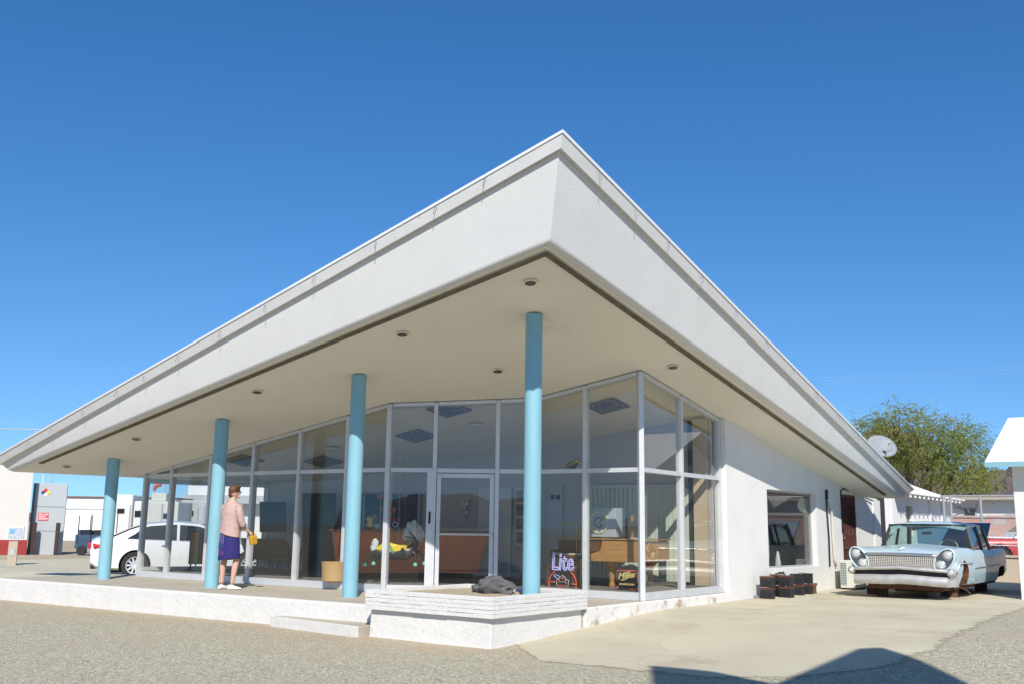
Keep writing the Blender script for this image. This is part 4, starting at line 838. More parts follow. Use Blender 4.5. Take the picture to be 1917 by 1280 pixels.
# old car batteries
BT=M('battery_case',(.022,.022,.024),.55,var=.3,scale=20,c2=(.22,.2,.18),c2amt=.35,c2scale=9); BT2=M('battery_top_rust',(.11,.045,.028),.9,var=.5,scale=18)
def battery(px,dx,lvl,label,rz_=0):
    p=Vector((dx,atx(px,1000,dx).y,0)); g=gh(p.x,p.y)+.006; e_=empty('car_battery',(p.x,p.y,g+lvl*.215),R(rz_),label,'battery','old car batteries against the white wall')
    b=MB(); b.bx(-.12,.12,0,.17,0,.165); 
    for i in range(5): b.bx(-.10+i*.045,-.09+i*.045,-.004,.0,.02,.13)
    b.build('case',BT,e_,bevel=.008,local=True)
    b=MB(); b.bx(-.125,.125,-.005,.175,.166,.198); b.build('lid',BT2 if (lvl==0 or rnd.random()<.4) else BT,e_,bevel=.006,local=True)
    b=MB(); b.tube((-.09,.04,.198),(-.09,.04,.212),.014,n=8); b.tube((.09,.04,.198),(.09,.04,.212),.014,n=8)
    for i in range(3): b.tube((-.05+i*.05,.11,.198),(-.05+i*.05,.11,.206),.014,n=8)
    b.build('terminals',M('lead',(.3,.29,.28),.5,metal=.6),e_,local=True); return e_
for px,py,l0,l1,rz_ in [(1431,-7.50,'front left battery on the ground, orange rust along its lid','front left battery on top of the rusty one nearest the glass',4),(1449,-7.60,'bottom battery set back in the second column from the glass','top battery set back in the second column from the glass',0),(1465,-7.36,'front battery on the ground in the middle of the pile','front battery on top in the middle of the pile',-5),(1487,-7.50,'bottom battery fourth from the glass','brownish top battery fourth from the glass',2),(1502,-7.54,'bottom battery farthest from the glass','top battery farthest from the glass',-3)]:
    battery(px,py,0,l0,rz_); battery(px,py,1,l1,rz_+rnd.uniform(-4,4))
p=Vector((-7.36,atx(1465,1000,-7.36).y-.15,0)); b=MB(); 
for k in range(5): a_=rnd.uniform(0,3); q=Vector((p.x-.15+rnd.uniform(-.08,.2),p.y+.25+rnd.uniform(-.03,.1),gh(p.x,p.y)+.446+k*.006)); b.path([q,q+Vector((math.cos(a_)*.12,math.sin(a_)*.05,.01)),q+Vector((math.cos(a_)*.2,math.sin(a_)*.1,-.004))],.012,6)
b.build('cable_scrap',RUBBER,label='black cable scraps heaped on top of the middle batteries',cat='cable')
p=Vector((-7.5,atx(1515,1000,-7.5).y,0)); e_=empty('rusty_bracket',(p.x,p.y,gh(p.x,p.y)),.3,'rust brown metal bracket lying at the far end of the battery pile','scrap metal')
b=MB(); b.bx(-.1,.1,0,.16,.0,.03); b.bx(-.1,.1,0,.02,.03,.2); b.bx(-.1,-.08,.02,.16,.03,.2); b.box((.02,.09,.19),(.2,.16,.015),Matrix.Rotation(.2,3,'X')); b.build('bracket',RUST,e_,bevel=.004,local=True)
p=atz(1415,1119.5,-.15); b=MB(); b.ball((p.x,p.y,gh(p.x,p.y)+.02),(.07,.05,.035),10,7,.4,6); b.build('stone',M('grey_stone',(.2,.2,.2),.9),label='small grey stone on the concrete beside the wall corner',cat='stone')
# ------------------------------------------------------------------ inside the lobby
FZ=.131
# reception counter
cpt=[atz(636,1082,FZ),atz(893,1082,FZ)]; cu=(cpt[1]-cpt[0]).normalized(); cn=Vector((-cu.y,cu.x,0)); cl=(cpt[1]-cpt[0]).length
cnt=empty('reception_counter',tuple(cpt[0]),0,'red brown reception counter with sloping ends behind the glass','counter')
RB=M('red_brown_laminate',(.78,.19,.06),.35,var=.12,scale=2,stretch=(1,1,.4)); hC=.86
b=MB(); o0=cpt[0]; 
b.prism([o0+cn*.10+cu*.06,o0+cu*(cl-.06)+cn*.10,o0+cu*(cl-.06)+cn*.10+Vector((0,0,.1)),o0+cu*.06+cn*.10+Vector((0,0,.1))],cn*.4); b.build('kick_base',BLACK,cnt)
b=MB(); b.prism([o0+Vector((0,0,.101)),o0+cu*cl+Vector((0,0,.101)),o0+cu*(cl+.22)+Vector((0,0,hC)),o0-cu*.13+Vector((0,0,hC))],cn*.5); b.build('front_panel',RB,cnt,bevel=.004)
b=MB(); b.prism([o0+Vector((0,0,hC+.002))-cu*.17-cn*.03,o0+cu*(cl+.26)+Vector((0,0,hC+.002))-cn*.03,o0+cu*(cl+.26)+Vector((0,0,hC+.04))-cn*.03,o0-cu*.17+Vector((0,0,hC+.04))-cn*.03],cn*.58); b.build('counter_top',M('speckled_top',(.20,.14,.08),.4,var=.6,scale=60),cnt,bevel=.004)
def onctr(px,py,back=.25): # point above counter line
    return atp(px,py,o0+cn*back,cn)
# globe lamp sculpture
bs_=onctr(728,994,.2); bs_.z=FZ+hC+.04
gl_=empty('globe_lamp',tuple(bs_),0,'cluster lamp of dusty pink balls on thin stems standing on the red brown counter','lamp')
PK=M('dusty_pink',(.33,.17,.155),.6,var=.1,scale=6); b=MB(); b.lathe(bs_,[(.11,0),(.11,.012),(.03,.02)],18); b.build('base',BRASS,gl_)
for px,py in ((713,928),(724,941),(718,953),(737,954),(702,968)):
    p=onctr(px,py,.2); b=MB(); b.tube((p.x,p.y,bs_.z+.01),p,.006,n=6); st_=b.build('stem',BRASS,gl_); b=MB(); b.ball(p,.062,18,12); b.build('ball',PK,st_,smooth=True)
p=onctr(759,926,.3); b=MB(); b.tube((p.x,p.y,FZ+hC+.04),p,.006,n=6); b.lathe((p.x,p.y,FZ+hC+.04),[(.05,0),(.05,.01),(.01,.015)],14); b.ball(p,.058,16,10); b.build('ball_lamp',PK,smooth=True,label='single pink ball on a tall stem at the right of the ball cluster',cat='lamp')
# shield sign
p=onctr(739,993,.1); p.z=FZ+hC+.042; fr_=empty('shield_sign',tuple(p),0,'small red, white and blue highway shield standing on the counter','sign')
def shield(s): return [p+cu*x*s+Vector((0,0,.12+z*s)) for x,z in ((-.09,.10),(0,.085),(.09,.10),(.105,.02),(.085,-.06),(0,-.12),(-.085,-.06),(-.105,.02))]
b=MB(); b.prism(shield(1),cn*.012); b.build('plate',M('sign_blue',(.02,.05,.2),.4),fr_)
b=MB(); b.prism([p+cu*x+Vector((0,0,.12+z))-cn*.003 for x,z in ((-.088,.095),(0,.082),(.088,.095),(.1,.05),(-.1,.05))],cn*.002); b.build('red_band',M('sign_red',(.4,.03,.03),.4),fr_)
b=MB(); b.ring(p+Vector((0,0,.10))-cn*.003,.045,.008,cu,(0,0,1),18,5); b.build('white_ring',WHITE,fr_)
# clutter on the counter
p=onctr(705,996,.15); b=MB(); p.z=FZ+hC+.04; b.ball(p+Vector((0,0,.05)),(.1,.06,.06),12,8,.3,3); b.build('paper_heap',IWH,label='crumpled white paper below the ball lamp on the counter',cat='paper')
p=onctr(693,994,.2); p.z=FZ+hC+.04; b=MB(); b.lathe(p,[(.07,0),(.09,.06),(.05,.14),(.10,.2),(.03,.26)],14); b.build('urn',BRASS,smooth=True,label='dark brass urn at the left end of the counter',cat='vase')
p=onctr(805,993,.2); p.z=FZ+hC+.04; b=MB(); b.lathe(p,[(.025,0),(.028,.12),(.012,.16),(.012,.2),(.016,.21)],12); b.build('bottle',IWH,smooth=True,label='pale bottle on the counter left of the door',cat='bottle')
# planter pot
p=atz(625,1088,FZ); b=MB(); b.lathe(p,[(.15,0),(.21,.02),(.225,.3),(.235,.34),(.215,.34),(.2,.25),(.14,.22)],28); b.build('plant_pot',M('mustard_ceramic',(.40,.27,.12),.5,var=.06,scale=4),smooth='auto',label='round mustard yellow pot on the lobby floor left of the counter',cat='pot')
# wall panels, posters (on the back wall)
wn=(W1-W0).normalized(); wnn=Vector((-wn.y,wn.x,0)); 
if wnn.y>0: wnn=-wnn
def wp(px,py,off=.03): return atp(px,py,W0+wnn*off,wnn)
def panel(name,px0,py0,px1,py1,mat,off=.03,th=.02,**k):
    a_=wp(px0,py0,off);c_=wp(px1,py1,off); z0,z1=min(a_.z,c_.z),max(a_.z,c_.z); z0=max(z0,FZ+.01)
    b=MB(); b.prism([Vector((a_.x,a_.y,z0)),Vector((c_.x,c_.y,z0)),Vector((c_.x,c_.y,z1)),Vector((a_.x,a_.y,z1))],-wnn*-(th) if False else wnn*th); return b.build(name,mat,**k)
panel('wall_panel',897,912,956,1090,IWH,label='tall plain white door panel behind the right side of the glass door',cat='panel')
rk=panel('poster_rack',965,912,988,1022,IWH,label='tall rack of pale posters behind the fourth blue column',cat='rack')
for i in range(4): panel('poster',966.5,917+i*26,986.5,938+i*26,M('poster_print%s'%'abcd'[i],[(.30,.29,.25),(.22,.22,.2),(.35,.33,.28),(.2,.18,.16)][i],.6,var=.7,scale=14),off=.055,th=.006,parent=rk)
pn=panel('wall_panel',1026,907,1053,1034,M('pale_panel',(.42,.44,.44),.7),label='pale grey cabinet door with two small dark windows left of the piano',cat='panel')
panel('pane',1031,925,1038,934,BLACK,off=.055,th=.004,parent=pn); panel('pane',1041,925,1048,934,BLACK,off=.055,th=.004,parent=pn)
cw=panel('curtained_window',624,923,784,996,M('blue_dusk_curtain',(.05,.085,.13),.8,var=.4,scale=9,stretch=(1,1,.05)),off=.02,label='dark blue curtained window behind the counter',cat='window')
fa=M('frame_bluegrey',(.30,.34,.37),.5)
for x0,x1,y0,y1 in ((622,786,920,923.5),(622,625,920,996),(783,786,920,996),(730,732.5,924,996),(680,681.5,924,996)): panel('frame',x0,y0,x1,y1,fa,off=.045,th=.01,parent=cw)
panel('wall_art',860,934,878,964,IWH,label='small white figure shaped wall ornament seen through the door',cat='ornament') if False else None
b=MB(); q=wp(869,950,.04)
for dx,dz,r_ in ((0,.0,.06),(.06,.08,.07),(-.08,.02,.07),(.03,-.1,.06),(.1,.17,.04),(-.02,.09,.06),(0,-.18,.04)): c_=q-wn*dx+Vector((0,0,dz)); b.ball(c_,(r_,.03,r_*.8),12,8,.3,dx*9)
b.build('wall_ornament',IWH,smooth=True,label='small white irregular ornament on the wall behind the glass door',cat='ornament')
# vertical blinds
BLN=M('blind_fabric',(.50,.54,.44),.85,var=.08,scale=3,stretch=(1,1,.1)); bl=empty('vertical_blinds',tuple(wp(1150,1100,.1)),0,'pale green vertical blinds across the back window behind the piano','blinds')
a_=wp(1106,912,.12); c_=wp(1288,1000,.12); c_.z=0; 
b=MB(); b.beam(Vector((a_.x,a_.y,1.90)),Vector((c_.x-.05,c_.y,1.90)),.07,.05); b.build('head_rail',IWH,bl)
n_=22
for i in range(n_):
    t=(i+.5)/n_; p=a_.lerp(c_,t); an=math.atan2(wn.y,wn.x)+R(rnd.uniform(22,40) if i<10 else rnd.uniform(6,16)); w_=.062; d=Vector((math.cos(an),math.sin(an),0))
    b=MB(); rows=[]
    for z in (FZ+.05,1.0,1.87): rows.append([Vector((p.x,p.y,z))+d*w_*u+Vector((-d.y,d.x,0))*.008*(1-u*u) for u in (-1,-.5,0,.5,1)]+[Vector((p.x,p.y,z))+d*w_*u+Vector((-d.y,d.x,0))*(.008*(1-u*u)+.0015) for u in (1,.5,0,-.5,-1)])
    b.loft(rows); b.build('slat',BLN,bl)
for px0,px1,nm,cc,of in ((1290,1299,'dark_pier',(.05,.055,.065),.10),(1299.5,1337,'tan_pier',(.50,.40,.27),.16)):
    a_=wp(px0,1000,of);b_=wp(px1,1000,of); b_.x=min(b_.x,-7.965); b=MB(); zt_=soz(a_.x,a_.y)-.03; b.prism([Vector((a_.x,a_.y,.132)),Vector((b_.x,b_.y,.132)),Vector((b_.x,b_.y,zt_)),Vector((a_.x,a_.y,zt_))],-wnn*.09); b.build('interior_pier',M(nm,cc,.85,var=.05,scale=2),bld)
# grand piano
pY=15.25; pc=aty(1150,1100,pY); piano=empty('grand_piano',(-9.1,15.2,FZ),0,'honey coloured grand piano standing behind the right hand window','piano')
x0,x1=-9.92,-8.25; z0,z1=.56,.905
b=MB(); arm=[(-9.22,z0),(-8.30,z0),(-8.30,z1),(-9.0,z1),(-9.03,.74),(-9.22,.68)]
b.prism([Vector((x,14.98,z)) for x,z in arm],(0,.06,0)); 
case=[(-9.92,15.06),(-8.27,15.06),(-8.20,15.5),(-8.35,16.2),(-9.0,16.35),(-9.6,16.0),(-9.92,15.9)]
b.prism([Vector((x,min(y,16.28),.58)) for x,y in case],(0,0,.32)); b.build('case',WOOD,piano,bevel=.008)
b=MB(); b.prism([Vector((x,min(y,16.3)-.03,.925)) for x,y in [(-9.95,15.0),(-8.22,15.0),(-8.16,15.5),(-8.3,16.2),(-9.0,16.33),(-9.62,16.0),(-9.95,15.9)]],(0,0,.02)); b.build('lid',WOOD,piano,bevel=.004)
b=MB(); b.bx(-9.95,-9.24,14.82,15.05,.60,.655); b.bx(-9.95,-9.9,14.82,15.05,.66,.74); b.build('key_bed',DWOOD,piano)
b=MB(); b.bx(-9.9,-9.26,14.84,14.99,.657,.685); kb=b.build('keys',M('ivory_keys',(.55,.53,.45),.4),piano)
b=MB()
for i in range(18):
    if i%7 not in(2,6): b.bx(-9.885+i*.035,-9.87+i*.035,14.90,14.99,.686,.70)
b.build('black_keys',BLACK,kb)
b=MB(); b.bx(-9.9,-9.05,15.0,15.05,.72,.90); b.build('fallboard',DWOOD,piano)
for lx,ly in ((-8.93,15.2),(-9.75,15.2),(-8.6,15.95)):
    b=MB(); b.lathe((lx,ly,FZ),[(.05,0),(.055,.03),(.04,.1),(.06,.28),(.09,.36),(.16,.42),(.17,.428)],8); b.build('leg',WOOD,piano)
pbn=empty('piano_bench',(-9.55,14.62,FZ),0,'low dark wooden bench in front of the piano keys','bench')
b=MB(); b.bx(-.3,.3,-.09,.09,.30,.35); b.build('seat',DWOOD,pbn,local=True,bevel=.006)
for sx in (-1,1):
    for sy in (-1,1): MB().bx(sx*.26-.018,sx*.26+.018,sy*.07-.018,sy*.07+.018,0,.30).build('leg',DWOOD,pbn,local=True)
# things on the piano: grey sign box with yellow ring, candle holders
P0=aty(1113,1008,15.25);P1=aty(1156,953,15.25); sg=empty('ring_sign_box',((P0.x+P1.x)/2,15.2,.946),0,'grey box sign with a glowing yellow ring standing on the piano','sign')
LBX=M('grey_box',(.36,.40,.42),.5,var=.05,scale=3); cx=(P0.x+P1.x)/2; w_=(P1.x-P0.x)/2+.06
b=MB(); b.bx(cx-w_,cx+w_,15.08,15.4,.965,1.46); b.build('box',LBX,sg,bevel=.012)
b=MB(); b.bx(cx-w_+.05,cx-w_+.12,15.09,15.4,.947,.965); b.bx(cx+w_-.12,cx+w_-.05,15.09,15.4,.947,.965); b.build('foot',BLACK,sg)
YR=M('pale_yellow_ring',(.68,.66,.30),.4); b=MB(); b.ring((cx-.04,15.07,1.215),.18,.010,(1,0,0),(0,0,1),36,6); b.build('ring',YR,sg,smooth=True)
b=MB(); b.ring((cx-.04,15.072,1.215),.085,.010,(1,0,0),(0,0,1),24,6,60,340); b.path([(cx+.05,15.07,1.30),(cx-.02,15.07,1.22),(cx+.01,15.07,1.12),(cx-.04,15.07,1.06)],.008,5); b.build('emblem',M('emblem_dark',(.12,.14,.16),.5),sg,smooth=True)
for i,(px,h) in enumerate(((1173,.34),(1184,.40))):
    p=aty(px,1006,15.3); b=MB(); b.bx(p.x-.03,p.x+.03,15.27,15.33,.946,.98); b.bx(p.x-.015,p.x+.015,15.285,15.315,.98,.946+h); b.bx(p.x-.03,p.x+.03,15.28,15.32,.946+h*.6,.946+h*.64); b.build('candle_stand',DWOOD if i==0 else WOOD,label=('dark wooden stand just right of the grey ring sign','lighter wooden stand at the right end of the piano top')[i],cat='stand',group='wooden stands on the piano')
p=aty(1192,1007,15.3); b=MB(); b.bx(p.x-.07,p.x+.08,15.2,15.32,.946,.96); b.build('sheet_paper',IWH,label='flat white papers on the right end of the piano',cat='paper')
# brass floor lamps
p=aty(1087,1090,14.9); b=MB(); fl=empty('floor_lamp',(p.x,14.9,FZ),0,'tall brass floor lamp with a cone shade behind the blue column','lamp')
tp_=aty(1089,880,14.9); b.path([(p.x,14.9,FZ+.02),(p.x+.02,14.9,1.2),(tp_.x,14.9,tp_.z),(tp_.x+.02,14.9,tp_.z+.12)],.011,6); b.lathe((p.x,14.9,FZ),[(.13,0),(.13,.02),(.02,.04)],18); b.build('pole',BRASS,fl,smooth='auto')
q=aty(1073,872,14.9); b=MB(); b.path([Vector((tp_.x+.02,14.9,tp_.z+.1)),q+Vector((.1,0,.1)),q+Vector((-.08,0,-.03))],[.03,.05,.10],14); b.build('lamp_shade',BRASS,fl,smooth=True)
p=aty(1080,1030,15.0); b=MB(); rl=empty('reading_lamp',(p.x,15.0,.7),0,'small bent arm reading lamp beside the piano keys','lamp')
t_=aty(1079,979,15.0); l_=aty(1058,980,15.0); b.path([(p.x,15,.70),(t_.x,15,t_.z),(l_.x+.06,15,l_.z+.01)],.008,6); b.build('arm',BRASS,rl); b=MB(); b.path([l_+Vector((.09,0,.01)),l_+Vector((-.07,0,-.03))],[.015,.04],10); b.build('lamp_shade',BRASS,rl)
# leaping carousel horse hung behind the glass
hn=-(F0*math.cos(.0)); hP=Vector((-12.0,13.08,.7)); hN=Vector((.54,-.842,0))
def hpnt(px,py,o=0): return atp(px,py,hP,hN)+hN*o
HBK=M('black_lacquer',(.025,.024,.024),.35,var=.2,scale=10,spec=.6); hrs=empty('carousel_horse',tuple(atp(740,1040,hP,hN)),0,'leaping black painted carousel horse with yellow saddle hanging behind the glass','horse figure')
ex=F0*.0+hN
def limb(b,pts,rs,n=10): b.path([hpnt(x,y,o) for x,y,o in pts],rs,n)
# one continuous body grown by a skin
scl=atp(740,1040,hP,hN); k_=(hpnt(741,1040)-hpnt(740,1040)).length
Jh=[((706,1032,0),0.109),((716,1033,0),0.119),((730,1035,0),0.113),((745,1037,0),0.113),((757,1036,0),0.109),((768,1033,0),0.090),((776,1023,0),0.065),((781,1012,0),0.055),((775,1010,0),0.043),((765,1023,0),0.029),
((700,1036,.03),0.072),((694,1042,.03),0.038),((688,1048,.03),0.026),((684,1052,.03),0.025),
((708,1042,-.04),0.058),((704,1046,-.04),0.035),((700,1050,-.04),0.026),
((770,1036,.04),0.046),((777,1032,.04),0.032),((779,1042,.04),0.023),((778,1049,.04),0.023),
((775,1034,-.03),0.043),((785,1031,-.03),0.032),((790,1040,-.03),0.023),((793,1048,-.03),0.023)]
Eh=[(0,1),(1,2),(2,3),(3,4),(4,5),(5,6),(6,7),(7,8),(8,9),(0,10),(10,11),(11,12),(12,13),(0,14),(14,15),(15,16),(5,17),(17,18),(18,19),(19,20),(5,21),(21,22),(22,23),(23,24)]
hb_=skin_obj('body',HBK,[(tuple(hpnt(*j[0])),j[1]) for j in Jh],Eh,None,2,3); hb_.parent=hrs; hb_.matrix_parent_inverse=wm(hrs).inverted()
for x,y,o in ((683,1055,.03),(698.5,1053,-.04),(778,1055,.04),(794,1053,-.03)):
    b=MB(); c_=hpnt(x,y,o); b.lathe(c_-Vector((0,0,.035)),[(.038,0),(.036,.02),(.024,.06)],12); b.build('hoof',M('turquoise',(.16,.52,.42),.5),hrs,smooth=True)
YEL=M('saddle_yellow',(.68,.50,.03),.5,var=.06,scale=8); b=MB()
b.loft([[hpnt(x,y,o) for x,y in pts] for o,pts in ((-.09,[(706,1024),(722,1016),(748,1019),(764,1022),(762,1028),(745,1030),(712,1030)]),(.06,[(707,1023),(722,1012),(748,1019),(764,1018),(762,1030),(745,1034),(712,1034)]),(.095,[(706,1025),(720,1014),(735,1022),(764,1020),(761,1029),(742,1034),(712,1034)]))]); b.build('saddle',YEL,hrs,bevel=.006)
b=MB(); b.prism([hpnt(x,y,.098) for x,y in ((721,1021),(730,1021),(731,1028),(722,1028))],hN*.004); b.build('saddle_patch',M('patch_red',(.5,.08,.04),.5),hrs)
b=MB(); b.prism([hpnt(x,y,.098) for x,y in ((731,1020),(734,1020),(740,1035),(737,1035))],hN*.005); b.build('girth',M('girth_teal',(.03,.3,.25),.5),hrs)
b=MB(); limb(b,[(762,1022,.06),(769,1016,.06),(776,1009,.05)],[.012,.012,.010],6); b.build('bridle',M('tan_strap',(.45,.3,.15),.5),hrs)
PLM=M('plume_grey',(.52,.56,.58),.85,var=.15,scale=9,bump=.4,bs=30)
b=MB(); b.ball(hpnt(702,1018),(.075,.05,.10),14,10,.2,1); b.path([hpnt(701,1022),hpnt(699,1030),hpnt(698,1034)],[.07,.05,.02],10); b.build('tail',PLM,hrs,smooth=True)
b=MB()
for x,y,r_ in ((766,984,.07),(774,981,.08),(782,990,.09),(773,994,.11),(762,996,.09),(788,1000,.08),(780,1003,.09),(758,1004,.07),(767,1006,.08),(787,1009,.05)): b.ball(hpnt(x,y,-.04),(r_,r_*.5,r_),12,8,.25,x*.1)
b.build('mane_plume',PLM,hrs,smooth=True)
b=MB(); limb(b,[(777,1006,0),(770,999,.02),(764,993,.03)],[.014,.012,.006],6); limb(b,[(776,1008,.02),(766,1005,.04),(757,1003,.05)],[.014,.012,.006],6); b.build('horn',HBK,hrs,smooth=True)
b=MB(); p=hpnt(745,1020); b.tube(p,Vector((p.x,p.y,soz(p.x,p.y)-.01)),.004,n=5); b.build('hanging_wire',GREY,hrs)
# neon beer signs standing on the sill
def sgnM(px,py,Y,s=1): 
    p=aty(px,py,Y); return Matrix.Translation(p)@Matrix.Rotation(R(90),4,'X')@Matrix.Scale(s,4)
NB=M('neon_lavender',(.45,.45,.80),.3,emit=.12); NR=M('neon_red',(.80,.10,.07),.3,emit=.12); NY=M('neon_gold',(.58,.46,.16),.35,emit=.05); NW=M('neon_white',(.5,.55,.53),.4)
YS=14.52
c0=aty(1053,1088,YS); ls=empty('neon_sign',(c0.x,YS,FZ),0,'neon beer sign reading Lite above a red oval','neon sign','neon beer signs in the window')
b=MB(); b.lathe((c0.x,YS+.03,c0.z-.02),[(.24,-.01),(.245,0),(.24,.01)],32,'y'); b.build('backing',M('smoked_back',(.02,.02,.022),.3),ls)
b=MB()
def oring(rx,rz_,a0,a1,n=24): return [Vector((c0.x+rx*math.cos(R(a0+(a1-a0)*i/n)),YS,c0.z-.02+rz_*math.sin(R(a0+(a1-a0)*i/n)))) for i in range(n+1)]
b.path(oring(.275,.22,-75,55),.009,6); b.path(oring(.275,.22,125,255),.009,6); b.path([(c0.x-.275,YS,c0.z-.01),(c0.x-.15,YS,c0.z-.01)],.009,6); b.path([(c0.x+.275,YS,c0.z-.03),(c0.x+.17,YS,c0.z-.03)],.009,6)
for i in range(7): x=c0.x-.09+i*.03; b.path([(x,YS-.01,c0.z-.085),(x,YS-.01,c0.z-.055),(x+.014,YS-.01,c0.z-.055),(x+.014,YS-.01,c0.z-.085)],.004,4)
b.build('red_oval',NR,ls,smooth=True)
b=MB(); b.path([Vector((c0.x+x,YS,c0.z+z)) for x,z in ((-.115,-.09),(-.115,-.02),(-.125,.02),(-.09,.045),(-.06,.03),(-.055,.07),(0,.105),(.055,.07),(.06,.03),(.09,.045),(.125,.02),(.115,-.02),(.115,-.09),(-.115,-.09))],.007,6); b.path([Vector((c0.x+x,YS,c0.z+z)) for x,z in ((-.08,-.03),(-.06,0),(.06,0),(.08,-.03))],.005,5); b.build('crest',NW,ls,smooth=True)
b=MB(); b.ball((c0.x,YS-.005,c0.z+.055),.018,8,6); b.ball((c0.x-.075,YS-.005,c0.z+.02),.012,8,6); b.ball((c0.x+.075,YS-.005,c0.z+.02),.012,8,6); b.build('crest_dots',NR,ls)
tM=sgnM(1053,1066,YS); text('Lite',.30,'lettering',NB,ls,tM@Matrix.Scale(1.35,4,(0,1,0)),0,.0085,'NONE',.05)
b=MB(); b.path([Vector((c0.x+x,YS,c0.z+z)) for x,z in ((-.17,.12),(-.17,.09),(-.09,.04),(-.05,.085),(-.14,.115))],.007,6); b.build('flourish',NB,ls)
p0=aty(1155,1108,YS);p1=aty(1193,1068,YS); ms=empty('neon_sign',((p0.x+p1.x)/2,YS,FZ),0,'neon beer sign in gold script inside a red rectangle near the window corner','neon sign','neon beer signs in the window')
xa,xb,za,zb=p0.x,p1.x,max(p0.z,FZ+.01),p1.z
b=MB(); b.bx(xa+.02,xb-.02,YS+.02,YS+.03,za+.01,zb-.02); b.build('backing',M('smoked_back',(.02,.02,.022),.3),ms)
b=MB(); b.path([(xa,YS,za+.14),(xa+.015,YS,zb),(xb-.01,YS,zb),(xb,YS,za+.12)],.009,6); b.path([(xa+.01,YS,za+.01),(xa+.01,YS,za+.06)],.007,5); b.path([(xb-.14,YS,za+.012),(xb,YS,za+.012),(xb,YS,za+.05)],.007,5); b.build('red_frame',NR,ms,smooth=True)
xm=(xa+xb)/2; Mt=Matrix.Translation((xm,YS,za+.185))@Matrix.Rotation(R(-8),4,'Y')@Matrix.Rotation(R(90),4,'X'); text('Miller',.145,'lettering',NY,ms,Mt,.001,.0045,'NONE',.35)
b=MB(); b.path([(xm-.12,YS,za+.15),(xm-.03,YS,za+.165),(xm+.04,YS,za+.20),(xm-.06,YS,za+.15),(xm-.11,YS,za+.145)],.006,5); b.build('underline',NY,ms)
text('GENUINE DRAFT',.040,'lettering',NY,ms,Matrix.Translation((xm,YS,za+.075))@Matrix.Rotation(R(90),4,'X'),.001,.0015)
# lounge chairs, cabinet, dark screen at the left
TAN=M('tan_vinyl',(.22,.14,.06),.6,var=.15,scale=5)
def lounge(px,py,rz_,label,fz=FZ):
    p=atz(px,py,fz); e_=empty('armchair',(p.x,p.y,fz),R(rz_),label,'chair','tan lounge chairs inside the lobby')
    b=MB(); b.bx(-.25,.25,-.22,.24,.2,.32); b.build('seat',TAN,e_,local=True,bevel=.03)
    b=MB(); b.loft([[Vector((-.25,.2+d,.3)),Vector((.25,.2+d,.3)),Vector((.27,.28+d,.52)),Vector((.2,.33+d,.66)),Vector((-.2,.33+d,.66)),Vector((-.27,.28+d,.52))] for d in (0,.08)]); b.build('backrest',TAN,e_,local=True,bevel=.02)
    for sx in (-1,1):
        MB().bx(sx*.29-.035,sx*.29+.035,-.2,.24,.32,.45).build('armrest',TAN,e_,local=True,bevel=.02)
        for sy in (-.18,.2): MB().tube((sx*.24,sy,0),(sx*.22,sy,.2),.014,.02,8).build('leg',DWOOD,e_,local=True)
    return e_
lounge(484,1063,150,'tan lounge chair just left of the mullion, behind the standing person')
lounge(507,1064,185,'tan lounge chair in the middle, beside the dark figure on the glass side')
lounge(530,1066,200,'tan lounge chair nearest the dark wall')
p=atz(369,1066,FZ); cb=empty('wood_cabinet',(p.x,p.y,FZ),R(32),'brown wooden cabinet on legs between the left windows','cabinet')
b=MB(); b.bx(-.20,.20,-.01,.36,.12,.80); b.build('case',DWOOD,cb,local=True,bevel=.006); b=MB(); b.bx(-.19,-.005,-.022,-.011,.14,.78); b.build('door',WOOD,cb,local=True); b=MB(); b.bx(.005,.19,-.022,-.011,.14,.78); b.build('door',DWOOD,cb,local=True)
for sx in (-1,1):
    for y in (.03,.32): MB().tube((sx*.17,y,0),(sx*.16,y,.12),.013,.018,8).build('leg',DWOOD,cb,local=True)
sP=Vector((-15.85,15.1,0)); sN=Vector((.35,-.94,0)).normalized()
def sp_(px,py): return atp(px,py,sP,sN)
b=MB(); b.prism([sp_(486,938),sp_(533,938),sp_(533,995),sp_(486,995)],-sN*.05); b.build('wall_screen',M('screen_black',(.015,.016,.02),.25),label='large dark rectangular screen on the white wall above the chairs',cat='screen')
b=MB(); q=[sp_(566,922),sp_(626,922),sp_(626,1086),sp_(566,1086)]; 
for v in q: v.z=max(v.z,FZ+.01)
b.prism(q,-sN*.06); b.build('partition',M('dark_partition',(.055,.05,.055),.8,var=.2,scale=3),label='dark brownish partition panel between the chairs and the counter',cat='partition')
# side office seen through the small window
def office(x,y,rz_,label):
    e_=empty('office_chair',(x,y,FZ),R(rz_),label,'chair','grey office chairs behind the side window'); G=M('grey_fabric',(.30,.31,.32),.85,var=.08,scale=12)
    b=MB(); b.loft([[Vector((w_*c_,d,z)) for c_,z in ((-.5,.40),(-.46,.8),(-.36,1.02),(0,1.06),(.36,1.02),(.46,.8),(.5,.40),(0,.36))] for d,w_ in ((0,.5),(.05,.56),(.10,.5))]); b.build('backrest',G,e_,local=True,bevel=.01)
    b=MB(); b.bx(-.26,.26,.1,.55,.36,.46); b.build('seat',G,e_,local=True,bevel=.03); MB().tube((0,.3,.05),(0,.3,.36),.03,n=8).build('post',BLACK,e_,local=True)
    b=MB()
    for k in range(5): a_=k*1.257; b.beam((0,.3,.06),(.28*math.cos(a_),.3+.28*math.sin(a_),.03),.04,.03)
    b.build('base',BLACK,e_,local=True)
office(-8.55,20.15,80,'large grey office chair back at the left of the side window'); office(-8.5,21.0,95,'grey office chair back beside the white cone in the side window')
